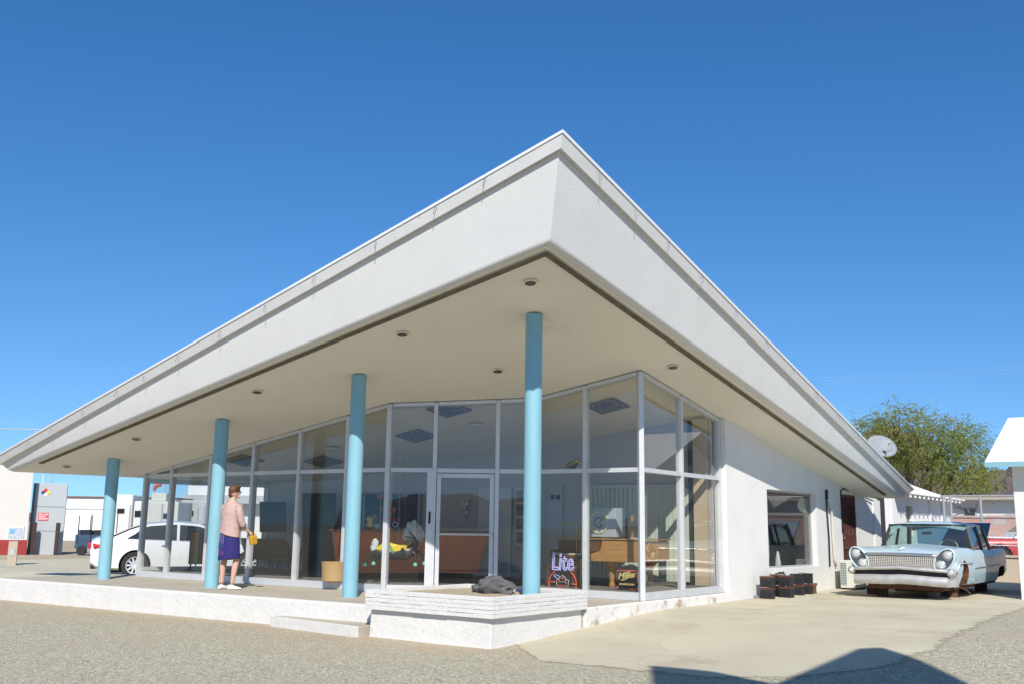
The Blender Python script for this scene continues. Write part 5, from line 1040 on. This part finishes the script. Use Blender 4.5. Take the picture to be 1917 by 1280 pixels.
q=atx(1513,945,-7.99); dk=MB(); dk.lathe((0,0,0),[(0,-.012),(.15,-.006),(.165,.0),(.15,.008),(0,.012)],28,'y'); dk.path([(0,0,.15),(0,0,.45)],.004,4); dk=dk.build('hanging_disc',M('cream_disc',(.8,.8,.62),.5),smooth='auto',label='round cream disc hanging in the upper corner of the side window',cat='disc'); dk.location=(q.x-.05,q.y-.12,q.z); dk.rotation_euler=(0,0,R(48))
b=MB(); b.lathe((-8.15,20.75,.36),[(.10,-.22),(.06,.1),(.03,.3),(.01,.34)],16); b.build('white_cone',IWH,smooth=True,label='narrow white cone standing between the chairs in the side window',cat='cone')
# ------------------------------------------------------------------ annex, cottage, added shadow caster behind camera
CORR=M('white_corrugated',(.72,.71,.70),.7,var=.06,scale=2,bump=.3,bs=30); BWT=M('block_white',(.76,.755,.74),.85,var=.04,scale=2,bump=.25,bs=20)
an=empty('annex_building',(-9.5,31,-.14),0,'white annex with corrugated roof behind the lobby, next to the blue car','building')
ax_=-7.55; az1=2.22
wy=[(28.35,29.15)]; b=MB()
for y0,y1,z0,z1 in ((27.28,28.55,-.3,az1),(29.25,33.6,-.3,az1),(28.55,29.25,-.3,1.05),(28.55,29.25,1.85,az1)): b.bx(ax_-.2,ax_,y0,y1,z0,z1)
b.bx(-13.5,ax_-.2,33.4,33.6,-.3,az1); b.bx(-13.5,-13.3,27.5,33.4,-.3,az1)
for y in (31.0,32.4): b.bx(ax_,ax_+.035,y,y+.16,-.3,az1)
b.build('wall',BWT,an)
b=MB(); b.bx(ax_-.16,ax_-.12,28.55,29.25,1.05,1.85); f_=b.build('window',M('olive_pane',(.30,.32,.22),.4),an); b=MB(); b.bx(ax_-.11,ax_-.07,28.55,29.25,1.42,1.45); b.bx(ax_-.11,ax_-.07,28.88,28.91,1.05,1.42); b.build('sash',M('olive_frame',(.25,.26,.14),.6),f_)
b=MB(); rings=[]; ny=int((34.0-27.3)/.08)
for i in range(ny+1):
    y=27.3+i*.08; c_=.018*math.cos(i*math.pi); 
    hip=max(0,(y-31.2)/2.8)
    zr=3.45-(3.45-2.2)*hip*.98; xr=-10.4
    rings.append([Vector((ax_+.38,y,2.16+c_)),Vector((xr+ (ax_+.38-xr)*0,y,zr+c_)),Vector((-13.7,y,2.16+c_)),Vector((-13.7,y,2.13+c_)),Vector((xr,y,zr-.03+c_)),Vector((ax_+.38,y,2.13+c_))])
b.loft(rings); b.build('roof',CORR,an)
# string lights under the annex eave
e_=empty('string_lights',(ax_+.36,30,2.1),0,'row of small round white bulbs along the annex eave','string lights')
b=MB(); b.path([(ax_+.37,27.5+i*.5,2.10-.01*(i%2)) for i in range(13)],.006,4); b.build('wire',BLACK,e_)
for i in range(13): MB().ball((ax_+.38,27.6+i*.46,2.06),.04,10,7).build('bulb',WHITE,e_,smooth=True)
# satellite dish
dc=atd(1651,834,33.0); sdh=empty('satellite_dish',(dc.x,dc.y,2.6),0,'large grey satellite dish on the roof edge in front of the tree','satellite dish')
dn_=(CAM-dc).normalized(); dn_=Vector((dn_.x*.7+.5,dn_.y*.55-.1,.55)).normalized(); q=dn_.to_track_quat('Z','Y').to_matrix()
b=MB(); rings=[]
for r_,h in ((0.001,-.10),(.2,-.085),(.38,-.04),(.52,.0),(.52,.02),(.38,-.02),(.2,-.065),(.001,-.08)): rings.append([dc+q@Vector((r_*1.0*math.cos(t*2*math.pi/32),r_*.82*math.sin(t*2*math.pi/32),h)) for t in range(32)])
b.loft(rings,cap=False); b.build('dish',M('dish_grey',(.27,.28,.29),.6,var=.05,scale=4),sdh,smooth=True)
b=MB(); b.path([dc+q@Vector((0,-.42,0)),dc+q@Vector((0,-.15,.42))],.018,6); b.box(dc+q@Vector((0,-.12,.44)),(.09,.09,.12)); b.path([dc+q@Vector((.35,-.1,.0)),dc+q@Vector((0,-.15,.42))],.01,5); b.path([dc-q@Vector((0,0,.1)),Vector((dc.x-.1,dc.y+.2,dc.z-.5)),Vector((dc.x-.1,dc.y+.2,2.5))],.03,6); b.build('arm',GREY,sdh)
def cottage(x0,y0,x1,y1,ze,zr,base,label,ov=.42):
    e_=empty('cottage',((x0+x1)/2,(y0+y1)/2,base),0,label,'cottage','white motel cottages'); ym=(y0+y1)/2
    b=MB(); b.prism([Vector((x0,y0,base-.2)),Vector((x0,y1,base-.2)),Vector((x0,y1,ze-.03)),Vector((x0,ym,zr-.10)),Vector((x0,y0,ze-.03))],(x1-x0,0,0)); b.build('wall',STUC,e_)
    sl=(zr-ze)/(ym-y0)
    b=MB(); b.loft([[Vector((x,y0-ov,ze-sl*ov+.04)),Vector((x,ym,zr+.04)),Vector((x,y1+ov,ze-sl*ov+.04)),Vector((x,y1+ov,ze-sl*ov-.0)),Vector((x,ym,zr-.0)),Vector((x,y0-ov,ze-sl*ov-.0))] for x in (x0-ov,x1+ov)]); b.build('roof',M('white_shingle',(.72,.72,.715),.8,var=.05,scale=8,bump=.3,bs=20),e_)
    TB=M('eave_blue',(.22,.42,.48),.6)
    b=MB(); b.bx(x0-ov,x1+ov,y0-ov-.02,y0-ov-.002,ze-sl*ov-.07,ze-sl*ov+.03); b.bx(x0-ov,x1+ov,y1+ov+.002,y1+ov+.02,ze-sl*ov-.07,ze-sl*ov+.03); b.build('fascia_board',TB,e_)
    v_=MB(); v_.bx(x0-.03,x0-.003,ym-.2,ym+.2,zr-.85,zr-.4); v=v_.build('gable_vent',GREY,e_)
    b=MB(); [b.box((x0-.04,ym,zr-.8+i*.08),(.03,.36,.012),Matrix.Rotation(.5,3,'Y')) for i in range(5)]; b.build('louvre',M('vent_dark',(.1,.1,.1),.7),v)
    f_=MB(); f_.bx(x0-.03,x0-.003,ym+.5,ym+1.4,base+1.0,base+2.0); f=f_.build('window',WHITE,e_); MB().bx(x0-.036,x0-.031,ym+.56,ym+1.34,base+1.06,base+1.94).build('pane',DARKGL,f)
    return e_
cottage(-3.82,22.45,1.2,27.4,2.68,3.68,-.17,'white cottage with pale blue eave boards at the right edge behind the drive')
# unseen slab added behind the camera, outline shaped to throw the foreground shadow
cp=empty('shadow_caster',(3.2,1.5,-.4),0,'unseen flat slab on posts, added to cast the foreground shadow','shadow caster')
tq=(6.0+.38)/1.27; b=MB(); b.prism([Vector((x+tq,y-1.17*tq,6.0)) for x,y in ((-5.42,10.08),(-4.68,10.10),(-3.88,9.81),(-3.95,12.50),(-3.75,12.73),(-3.17,12.13),(-2.51,11.17),(-1.2,8.9),(1,5),(-2.0,4))],(0,0,.12)); b.build('caster_slab',CAPM,cp)
for x,y in ((2.6,3.2),(2.6,-.4)): MB().tube((x,y,-.5),(x,y,6.0),.12,n=16).build('post',BLUE,cp,smooth='auto')
# ------------------------------------------------------------------ low wall, chain link fence, block wall at the right
TANW=M('tan_wall',(.46,.39,.30),.9,var=.1,scale=2,bump=.3,bs=18); 
lw=empty('low_wall',(-5,30.8,-.15),0,'low tan rendered wall below the chain link fence behind the cars','wall')
b=MB(); b.bx(-7.4,4,30.7,30.95,-.4,.50); b.build('wall',TANW,lw); b=MB(); b.bx(-7.4,4,30.66,30.99,.50,.56); b.build('coping',TANW,lw)
fc=empty('chain_link_fence',(-5,30.8,.64),0,'galvanized chain link fence on top of the low tan wall','fence')
GLV=M('galvanized',(.42,.43,.44),.5,metal=.5)
for x in (-7.1,aty(1781,960,30.82).x,aty(1837,960,30.82).x,-2.3,.4): MB().tube((x,30.82,.56),(x,30.82,2.2),.035,n=10).build('post',GLV,fc,smooth='auto')
MB().tube((-7.2,30.82,2.18),(2,30.82,2.18),.024,n=8).build('top_rail',GLV,fc)
b=MB()
for k in range(-16,96):
    for s_ in (1,-1):
        x=-7.1+k*.10; a0=(x,30.80,.58); a1=(x+s_*1.58,30.80,2.16)
        lo,hi=-7.1,1.0
        t0,t1=0,1
        if s_>0: t0=max(0,(lo-x)/1.58); t1=min(1,(hi-x)/1.58)
        else: t0=max(0,(x-hi)/1.58); t1=min(1,(x-lo)/1.58)
        if t1<=t0: continue
        P=Vector(a0).lerp(Vector(a1),t0);Q=Vector(a0).lerp(Vector(a1),t1); b.tube(P,Q,.0028,n=3,cap=False)
b.build('mesh',GLV,fc)
# block wall with pink blocks
def brickm():
    mt=M('pink_block_wall',(.45,.38,.33),.9,bump=.3,bs=20); n=mt.node_tree; P=n.nodes['Principled BSDF']; tc=n.nodes.new('ShaderNodeTexCoord'); mp=n.nodes.new('ShaderNodeMapping'); mp.inputs['Rotation'].default_value=(R(90),0,0); br=n.nodes.new('ShaderNodeTexBrick')
    br.inputs['Color1'].default_value=(.46,.40,.36,1); br.inputs['Color2'].default_value=(.50,.27,.20,1); br.inputs['Mortar'].default_value=(.36,.33,.3,1); br.inputs['Scale'].default_value=1; br.inputs['Brick Width'].default_value=.42; br.inputs['Row Height'].default_value=.21; br.inputs['Mortar Size'].default_value=.012
    n.links.new(tc.outputs['Object'],mp.inputs[0]); n.links.new(mp.outputs[0],br.inputs[0]); n.links.new(br.outputs[0],P.inputs['Base Color']); return mt
b=MB(); b.bx(-12,6,38.9,39.1,-.4,1.70); b.bx(-12,6,38.86,39.14,1.70,1.77); b.build('block_wall',brickm(),label='wall of grey and pink concrete blocks behind the old red car',cat='wall')
fb=empty('white_house',(-7,47,-.3),0,'long low white house beyond the block wall','house')
b=MB(); b.bx(-14,3,45,50,-.4,2.5); b.build('wall',STUC,fb); b=MB(); b.bx(-14.5,3.5,44.5,50.5,2.5,2.62); b.build('roof',M('tan_roof',(.42,.36,.28),.8),fb)
for x in (-9.6,-5.2,-4.3): f=MB().bx(x,x+.5,44.96,44.99,1.6,2.2).build('window',GREY,fb); MB().bx(x+.05,x+.45,44.94,44.959,1.65,2.15).build('pane',DARKGL,f)
MB().bx(-8,-7.2,44.95,44.99,-.3,1.95).build('door',GREY,fb)
# ------------------------------------------------------------------ trees
def leafmat(name,c,c2):
    mt=M(name,c,.7,var=.3,scale=.9,c2=c2,c2amt=.6,c2scale=.5,spec=.2); n=mt.node_tree; P=n.nodes['Principled BSDF']; o=n.nodes['Material Output']
    tl=n.nodes.new('ShaderNodeBsdfTranslucent'); tl.inputs[0].default_value=(c[0]*1.6,c[1]*1.7,c[2]*1.2,1); mx=n.nodes.new('ShaderNodeMixShader'); mx.inputs[0].default_value=.35; n.links.new(P.outputs[0],mx.inputs[1]); n.links.new(tl.outputs[0],mx.inputs[2]); n.links.new(mx.outputs[0],o.inputs[0]); return mt
LEAF=leafmat('palo_verde_leaf',(.23,.26,.07),(.33,.30,.12)); BARK=M('grey_bark',(.12,.09,.07),.95,var=.4,scale=6,bump=.6,bs=12)
def tree(name,base,H_,lobes,nspray,label,leaf=LEAF,sd=1,droop=.55,ls=.10):
    r=random.Random(sd); base=Vector(base); t=empty(name,tuple(base),0,label,'tree')
    b=MB(); lv=MB(); V=[];Fc=[]
    fork=base+Vector((0,0,H_*.28)); b.path([base-Vector((0,0,.3)),base+Vector((.05,0,H_*.12)),fork],[.26,.2,.17],10)
    centers=[]
    for (ox,oy,oz,rx,ry,rz_) in lobes:
        c=base+Vector((ox,oy,oz)); centers.append((c,(rx,ry,rz_)))
        mid=(fork+c)/2+Vector((r.uniform(-.3,.3),r.uniform(-.3,.3),.15)); b.path([fork,mid,c],[.12,.07,.03],7)
        for k in range(9):
            d=Vector((r.gauss(0,1),r.gauss(0,1),abs(r.gauss(0,1))*.8)).normalized(); e=c+Vector((d.x*rx,d.y*ry,d.z*rz_))*.85; b.path([c.lerp(mid,.3),(c+e)/2+Vector((0,0,.1)),e],[.03,.018,.006],4)
    b.build('trunk',BARK,t,smooth=True)
    tot=sum(q[1][0]*q[1][2] for q in centers)
    for (c,(rx,ry,rz_)) in centers:
        for k in range(int(nspray*rx*rz_/tot)):
            d=Vector((r.gauss(0,1),r.gauss(0,1),r.gauss(0,1))).normalized(); u=r.random()**.42*r.uniform(.8,1.15); 
            nn=noise.noise(Vector((d.x*2.3+c.x,d.y*2.3+c.y,d.z*2.3)));
            if nn<-.10: continue
            p=c+Vector((d.x*rx,d.y*ry,d.z*rz_))*u*(1+.25*nn)
            dir_=Vector((d.x+r.gauss(0,.35),d.y+r.gauss(0,.35),d.z*.6+.15+r.gauss(0,.3))).normalized(); L_=r.uniform(.25,.75); n_=r.randint(7,13)
            for i in range(n_):
                p=p+dir_*L_/n_; dir_=(dir_+Vector((0,0,-droop/n_*2.2))).normalized()
                a=Vector((r.gauss(0,1),r.gauss(0,1),r.gauss(0,.7))).normalized(); w_=a.cross(dir_); 
                if w_.length<.01: continue
                w_=w_.normalized()*ls*.22; l_=(a*.7+dir_*.5+Vector((0,0,-.3))).normalized()*ls*r.uniform(.6,1.3); k0=len(V)
                V+=[tuple(p),tuple(p+l_*.5+w_),tuple(p+l_),tuple(p+l_*.5-w_)]; Fc.append((k0,k0+1,k0+2,k0+3))
    me=bpy.data.meshes.new('crown'); me.from_pydata(V,[],Fc); me.materials.append(leaf); link(me,'crown',t); return t
tb=atz(1742,1003,-.3); tb=atd(1738,985,45); tb.z=-.3
def off(px,py,dd=0): 
    v=atd(px,py,45+dd)-tb; return (v.x,v.y,v.z)
s1=45/F_PX
tree('palo_verde_tree',tb,6,[(*off(1640,818,.5),1.15,1.3,1.0),(*off(1676,800,0),1.4,1.4,.95),(*off(1720,812,-.5),1.35,1.5,1.1),(*off(1762,840,0),1.7,1.5,1.3),(*off(1800,835,.6),1.2,1.3,1.15),(*off(1822,880,0),.95,1.2,1.0),(*off(1785,895,-.6),1.2,1.2,.85),(*off(1735,872,.3),1.3,1.3,.9),(*off(1690,855,.4),1.2,1.2,.9),(*off(1655,850,.4),.9,1.2,.7),(*off(1838,905,.4),.55,.8,.6)],6500,'feathery green palo verde tree rising behind the annex roof',sd=4)
b_=atd(1838,962,42); 
def agave(x,y,z,label,n=14,h=1.6,sd=1):
    r=random.Random(sd); b=MB()
    for k in range(n):
        a_=r.uniform(0,6.28); l_=r.uniform(.6,1)*h; P=[Vector((x,y,z))]; 
        for i in range(1,6): t=i/5; P.append(Vector((x+math.cos(a_)*l_*.55*t,y+math.sin(a_)*l_*.55*t,z+l_*(t-.45*t*t*1.2))))
        b.path(P,[.03,.035,.03,.022,.012,.004],5)
    b.build('agave',M('agave_green',(.20,.22,.15),.7,var=.2,scale=3),smooth=True,label=label,cat='plant')
q=atd(1820,962,41.5); agave(q.x,q.y,1.5,'arching grey green agave left of the fence post',12,2.3,2)
q=atd(1868,962,41.5); agave(q.x,q.y,1.5,'rounded grey green agave right of the fence post',14,2.1,5)
# ------------------------------------------------------------------ far left background
def standb(px,py,dep): p=atd(px,py,dep); return p
# white block building with red skirting at the left edge
lbw=M('cream_block',(.62,.59,.53),.85,var=.05,scale=1,bump=.2,bs=10)
wb=empty('service_building',(-48,22,-.2),0,'cream service building with a red painted skirting at the left edge','building')
c1=atz(47,1038,-.3); pr_=Matrix.Rotation(R(6),3,'Z')@Vector((c1.x,c1.y,0)).normalized(); rt_=Vector((pr_.y,-pr_.x,0))
def quad(b,o,u,v,w_,d_,z0,z1): b.prism([Vector((o.x,o.y,z0)),Vector((o.x,o.y,z0))+u*w_,Vector((o.x,o.y,z0))+u*w_+v*d_,Vector((o.x,o.y,z0))+v*d_],(0,0,z1-z0))
b=MB(); quad(b,c1,-rt_,pr_,9,8,.31,3.45); b.build('wall',lbw,wb); b=MB(); quad(b,c1+(-pr_)*.03+rt_*.03,-rt_,pr_,9.1,8.1,-.5,.31); b.build('skirting',M('barn_red',(.30,.035,.03),.7,var=.1,scale=2),wb)
c2=atz(50,1037,-.3); ut=empty('equipment_cabinet',tuple(c2),0,'tall grey equipment cabinet with a hazard diamond and a red notice beside the service building','cabinet')
GC=M('cabinet_grey',(.40,.425,.43),.5,var=.03,scale=2); GC2=M('cabinet_dark',(.16,.17,.19),.6)
up_=Matrix.Rotation(R(-3),3,'Z')@Vector((c2.x,c2.y,0)).normalized(); ur=Vector((up_.y,-up_.x,0)); cw_=1.22
hc_=(903 and (atp(60,903,c2,-up_).z))
o_=c2; b=MB(); quad(b,o_+ur*.105,ur,up_,cw_,.9,-.32,hc_); b.build('body',GC,ut,bevel=.01)
b=MB(); quad(b,o_,ur,up_,.10,.9,-.32,hc_); b.build('side',GC2,ut)
def face(px,py): return atp(px,py,o_,-up_)
b=MB(); 
for (x_,z_) in ((.2,.7),): pass
zz=lambda t:-.3+(hc_+.3)*t
b=MB()
for t in (.33,.67): quad(b,o_+ur*.115-up_*.012,ur,up_,cw_-.03,.012,zz(t)-.008,zz(t)+.008)
b.build('seam',GC2,ut)
dcx=face(85.5,921); b=MB(); s_=.19
for k,(dx,dz,cn_,c_) in enumerate(((0,1,'haz_red',(.6,.03,.03)),(-1,0,'haz_blue',(.03,.05,.35)),(1,0,'haz_yellow',(.75,.6,.03)),(0,-1,'haz_white',(.75,.75,.75)))):
    cc_=dcx+ur*dx*s_/2+Vector((0,0,dz*s_/2))-up_*.02; b=MB(); b.prism([cc_+ur*s_/2*.97,cc_+Vector((0,0,s_/2*.97)),cc_-ur*s_/2*.97,cc_-Vector((0,0,s_/2*.97))],up_*.012); b.build('hazard_diamond',M(cn_,c_,.5),ut)
nc=face(81,966); b=MB(); b.prism([nc+ur*x+Vector((0,0,z))-up_*.02 for x,z in ((-.2,.16),(.2,.16),(.2,-.16),(-.2,-.16))],up_*.012); nt_=b.build('notice',M('notice_red',(.62,.08,.10),.5),ut)
b=MB()
for r_,z in enumerate((.09,0,-.09)):
    for k in range(7 if r_!=1 else 5):
        if rnd.random()<.9: b.prism([nc+ur*(-.165+k*.05+x)+Vector((0,0,z+zz_))-up_*.024 for x,zz_ in ((0,.028),(.034,.028),(.034,-.028),(0,-.028))],up_*.003)
b.build('notice_print',WHITE,nt_)
for x_ in (.22,1.12):
    b=MB(); q=o_+ur*x_-up_*.5; b.box((q.x,q.y,.36),(.13,.13,1.34)); b.build('bollard',M('rusty_dark_post',(.07,.05,.04),.8,var=.3,scale=8),label=('left','right')[x_>1]+' dark steel bollard in front of the grey equipment cabinet',cat='bollard',group='bollards before the cabinet')
# old fuel pump
q=atz(20,1057,-.3); fpn=empty('fuel_pump',(q.x,q.y,-.3),0,'old tan fuel dispenser with a small white display box at the left edge','fuel pump')
TB_=M('tan_metal',(.42,.35,.26),.6,var=.15,scale=4)
def lbx(b,x0,x1,d0,d1,z0,z1,base=q): o__=base+ur*x0+up_*d0; quad(b,o__,ur,up_,x1-x0,d1-d0,z0,z1)
b=MB(); lbx(b,-.12,.14,0,.3,-.32,.45); b.build('pedestal',TB_,fpn); b=MB(); lbx(b,-.06,.06,-.02,-.001,.0,.22); b.build('plate',GREY,fpn)
b=MB(); lbx(b,-.22,.28,-.02,.3,.51,.90); h_=b.build('head',WHITE,fpn); b=MB(); lbx(b,-.17,.25,-.04,-.021,.55,.87); b.build('display',M('display_pale',(.45,.5,.55),.4,var=.4,scale=15),h_); b=MB(); lbx(b,-.12,.02,-.05,-.041,.70,.82); b.build('label',M('label_blue',(.15,.35,.6),.5),h_)
# long white building
lg=empty('white_shed',(-80,55,-.3),0,'long white shed with brown roof edge behind the sedan','building')
L0=atd(112,1004,75);L1=atd(262,1004,75); u_=(L1-L0); u_.z=0; u_.normalize(); v_=Vector((-u_.y,u_.x,0)); ht=atd(180,928,75).z
b=MB(); quad(b,L0-u_*1,u_,v_,9.5,6,-.6,ht-.12); b.build('wall',WHITE,lg); b=MB(); quad(b,L0-u_*1.1-v_*.1,u_,v_,9.7,6.2,ht-.12,ht); b.build('roof',M('brown_edge',(.18,.09,.07),.8),lg); b=MB(); quad(b,L0-u_*1-v_*.03,u_,v_,9.5,.03,ht-1.0,ht-.9); b.build('rail',GREY,lg)
# motorhome & trailers
def rv(px0,px1,pyt,pyb,dep,label,wins,colr=(.62,.61,.57),cat='trailer',name='camper_trailer',acu=None):
    a_=atd(px0,pyb,dep);c_=atd(px1,pyb,dep);zt=atd((px0+px1)/2,pyt,dep).z; zb=-.25; u=(c_-a_);u.z=0;w_=u.length;u.normalize();v=Vector((-u.y,u.x,0)); e_=empty(name,(a_.x,a_.y,zb),0,label,cat)
    b=MB(); quad(b,a_,u,v,w_,2.3,zb+.45,zt); b.build('body',M('rv_'+name+str(px0),colr,.5,var=.05,scale=1),e_,bevel=.08)
    for (x0,y0,x1,y1) in wins:
        P=atp(x0,y0,a_,-v);Q=atp(x1,y1,a_,-v); b=MB(); b.prism([P-v*.03,Vector((Q.x,Q.y,P.z))-v*.03,Q-v*.03,Vector((P.x,P.y,Q.z))-v*.03],v*.02); f=b.build('window',DARKGL,e_); 
    for t in (.3,.62): b=MB(); c__=a_+u*w_*t+v*.2; b.path([c__+Vector((0,0,zb+.33-c__.z))-v*.12,c__+Vector((0,0,zb+.33-c__.z))+v*.12],.33,20); b.build('wheel',RUBBER,e_)
    if acu: P=atd(acu[0],pyt,dep);Q=atd(acu[1],pyt,dep); b=MB(); quad(b,Vector((P.x,P.y,0))+v*.5,u,v,(Q-P).length,1,zt,zt+.42); b.build('roof_unit',M('cream_metal',(.6,.58,.5)),e_,bevel=.05)
    return e_
rv(205,243,924,1002,52,'white motorhome front with dark upper window behind the first column',[(220,951,233,960)],(.66,.65,.63),'motorhome','motorhome')
rv(246,330,937,1000,50,'cream trailer with two windows behind the sedan',[(253,955,275,967),(306,960,318,970)],(.58,.57,.53),acu=(276,304))
rv(334,420,935,1000,55,'grey trailer seen between the mullions behind the sedan',[(350,955,362,965),(392,953,410,966)],(.45,.46,.46))
wbk=empty('white_warehouse',(-60,60,-.3),0,'plain white warehouse visible through the left panes','building')
P_=atd(346,1000,80);Q_=atd(492,1000,80); u=(Q_-P_);u.z=0;w_=u.length;u.normalize();v=Vector((-u.y,u.x,0)); b=MB(); quad(b,P_,u,v,w_+3,8,-.6,atd(400,908,80).z); b.build('wall',WHITE,wbk); b=MB(); quad(b,P_-v*1.2,u,v,w_+3,1.2,atd(400,934,80).z-.3,atd(400,926,80).z-.0); b.build('awning',GREY,wbk)
# windsock
q=atd(303,1000,60); tz=atd(303,904,60).z; ws=empty('windsock',(q.x,q.y,-.3),0,'orange windsock on a thin pole above the trailers','windsock'); MB().tube((q.x,q.y,-.4),(q.x,q.y,tz+.1),.04,n=6).build('pole',GREY,ws)
b=MB(); a1=atd(302,905,60);a2=atd(295,906,60);a3=atd(289.5,912,60);a4=atd(289,918,60); b.path([a1,a2,a3,a4],[.17,.16,.12,.08],10,cap=False); b.build('sock',M('orange_cloth',(.70,.13,.05),.8),ws)
# blue utility cart
q=atz(150,1026,-.25); q=atd(148,1026,42); q.z=-.3; ct=empty('utility_cart',tuple(q),0,'dark blue utility cart with a roof frame left of the sedan','cart'); DB=M('cart_blue',(.035,.07,.12),.6,var=.3,scale=4)
def lq(b,x0,x1,d0,d1,z0,z1,mat=None): o__=q+R0*x0+F0*d0; quad(b,o__,R0,F0,x1-x0,d1-d0,z0,z1)
b=MB(); lq(b,-.2,1.0,0,1.2,-.02,.55); lq(b,1.0,2.0,0,1.2,-.02,.3); lq(b,-.1,.0,0,1.2,.55,.75); b.build('body',DB,ct)
b=MB(); lq(b,-.1,.35,.1,1.1,.4,.72); lq(b,.5,.9,.1,1.1,.4,.75); b.build('seats',BLACK,ct)
b=MB()
for x in (-.1,.45,1.05): 
    for d in (0,1.2): p=q+R0*x+F0*d; b.tube((p.x,p.y,.2),(p.x,p.y,1.35+.1*x),.02,n=6)
b.build('frame',BLACK,ct)
for x in (.1,1.6):
    p=q+R0*x-F0*.05; b=MB(); b.path([Vector((p.x,p.y,-.1)),Vector((p.x,p.y,-.1))+F0*.14],.2,16); b.build('wheel',RUBBER,ct)
# fence posts and wires behind
for i,(px,t_,dep) in enumerate(((300,942,44),(368,948,44),(380,945,46),(450,942,46),(240,944,44),(410,946,44))):
    p=atd(px,1000,dep); MB().tube((p.x,p.y,-.3),(p.x,p.y,atd(px,t_,dep).z),.03,n=6).build('fence_post',GLV,label='thin steel fence post in the yard behind the left panes, %s'%['below the windsock','left of the cabinet','above the cabinet','behind the person','at the corner mullion','right of the cabinet'][i],cat='post',group='yard fence posts')
# pole with wire, top left
p=atd(46,1010,62); MB().tube((p.x,p.y,-.3),(p.x,p.y,atd(46,800,62).z),.035,n=6).build('pole',GREY,label='thin grey pole carrying a wire over the service building',cat='pole')
a_=atd(-60,801,62);c_=atd(95,804,62); MB().tube(a_,c_,.03,n=5).build('overhead_wire',GREY,label='horizontal wire crossing the sky above the service building',cat='wire')
for i,(px,py) in enumerate(((69,885),(87,888))): p=atd(px,1010,50); MB().tube((p.x,p.y,-.3),(p.x,p.y,atd(px,py,50).z),.03,n=6).build('thin_mast',WHITE if i==0 else GREY,label=['white thin mast just above the grey cabinet','grey thin mast right of the white mast above the cabinet'][i],cat='mast')
# power lines at the right
for k in range(3):
    pts=[Vector(atd(1540,706+k*6,170)).lerp(Vector(atd(2300,640+k*6,170)),t/8)-Vector((0,0,3*math.sin(math.pi*t/8)*.3)) for t in range(9)]; MB().path(pts,.014,4).build('power_line',M('wire_pale',(.25,.32,.45),.8),label=('highest','middle','lowest')[k]+' faint power line crossing the sky right of the roof',cat='power line',group='power lines at the right')
# loose stones on the gravel
rp=random.Random(11); b=MB()
for k in range(2600):
    d=rp.uniform(6.2,17); px=rp.uniform(-40,1960); p=CAM+ray(px,1000)*d; x,y=p.x,p.y
    if y>10.0 and x<-7.5: continue
    if y>9.6 and x>interp(LEFT,y) and x<interp(EDGE,y): 
        if rp.random()>.06: continue
    r_=rp.choice((.006,.008,.010,.013,.018)) ; z=gh(x,y)+r_*.3; k0=len(b.v); j=lambda:rp.uniform(.7,1.2)*r_
    b.v+=[Vector((x+j(),y,z)),Vector((x,y+j(),z)),Vector((x-j(),y,z)),Vector((x,y-j(),z)),Vector((x+r_*.2,y,z+j()*.8)),Vector((x,y,z-r_))]
    b.f+=[(k0+i,k0+(i+1)%4,k0+4) for i in range(4)]+[(k0+(i+1)%4,k0+i,k0+5) for i in range(4)]
b.build('loose_gravel',M('pebbles',(.40,.37,.32),.9,var=.5,scale=30),recalc=False,kind='stuff',label='loose small stones scattered on the gravel yard')

# every loose piece of these parts becomes an object of its own
def split_loose(o):
    bm=bmesh.new(); bm.from_mesh(o.data); bm.verts.ensure_lookup_table(); seen=set(); groups=[]
    for v in bm.verts:
        if v.index in seen: continue
        st=[v]; g=set()
        while st:
            w=st.pop()
            if w.index in g: continue
            g.add(w.index); st+=[e.other_vert(w) for e in w.link_edges]
        seen|=g; groups.append(g)
    bm.free()
    if len(groups)<2: return
    me=o.data
    for g in groups:
        mp={i:k for k,i in enumerate(sorted(g))}; vs=[tuple(me.vertices[i].co) for i in sorted(g)]; pf=[p for p in me.polygons if p.vertices[0] in g]
        m2=bpy.data.meshes.new(o.name); m2.from_pydata(vs,[],[tuple(mp[i] for i in p.vertices) for p in pf]); 
        for a_,b_ in zip(m2.polygons,pf): a_.use_smooth=b_.use_smooth
        m2.materials.append(me.materials[0]); q=o.copy(); q.data=m2; q.name=o.name.split('.')[0]; col.objects.link(q)
    bpy.data.objects.remove(o)
for o in [o for o in list(col.objects) if o.type=='MESH' and o.name.split('.')[0] in ('fascia_board','side_trim','pillar','side_window','seats','sunglasses') and o.parent]: 
    if not any(c.parent==o for c in col.objects): split_loose(o)
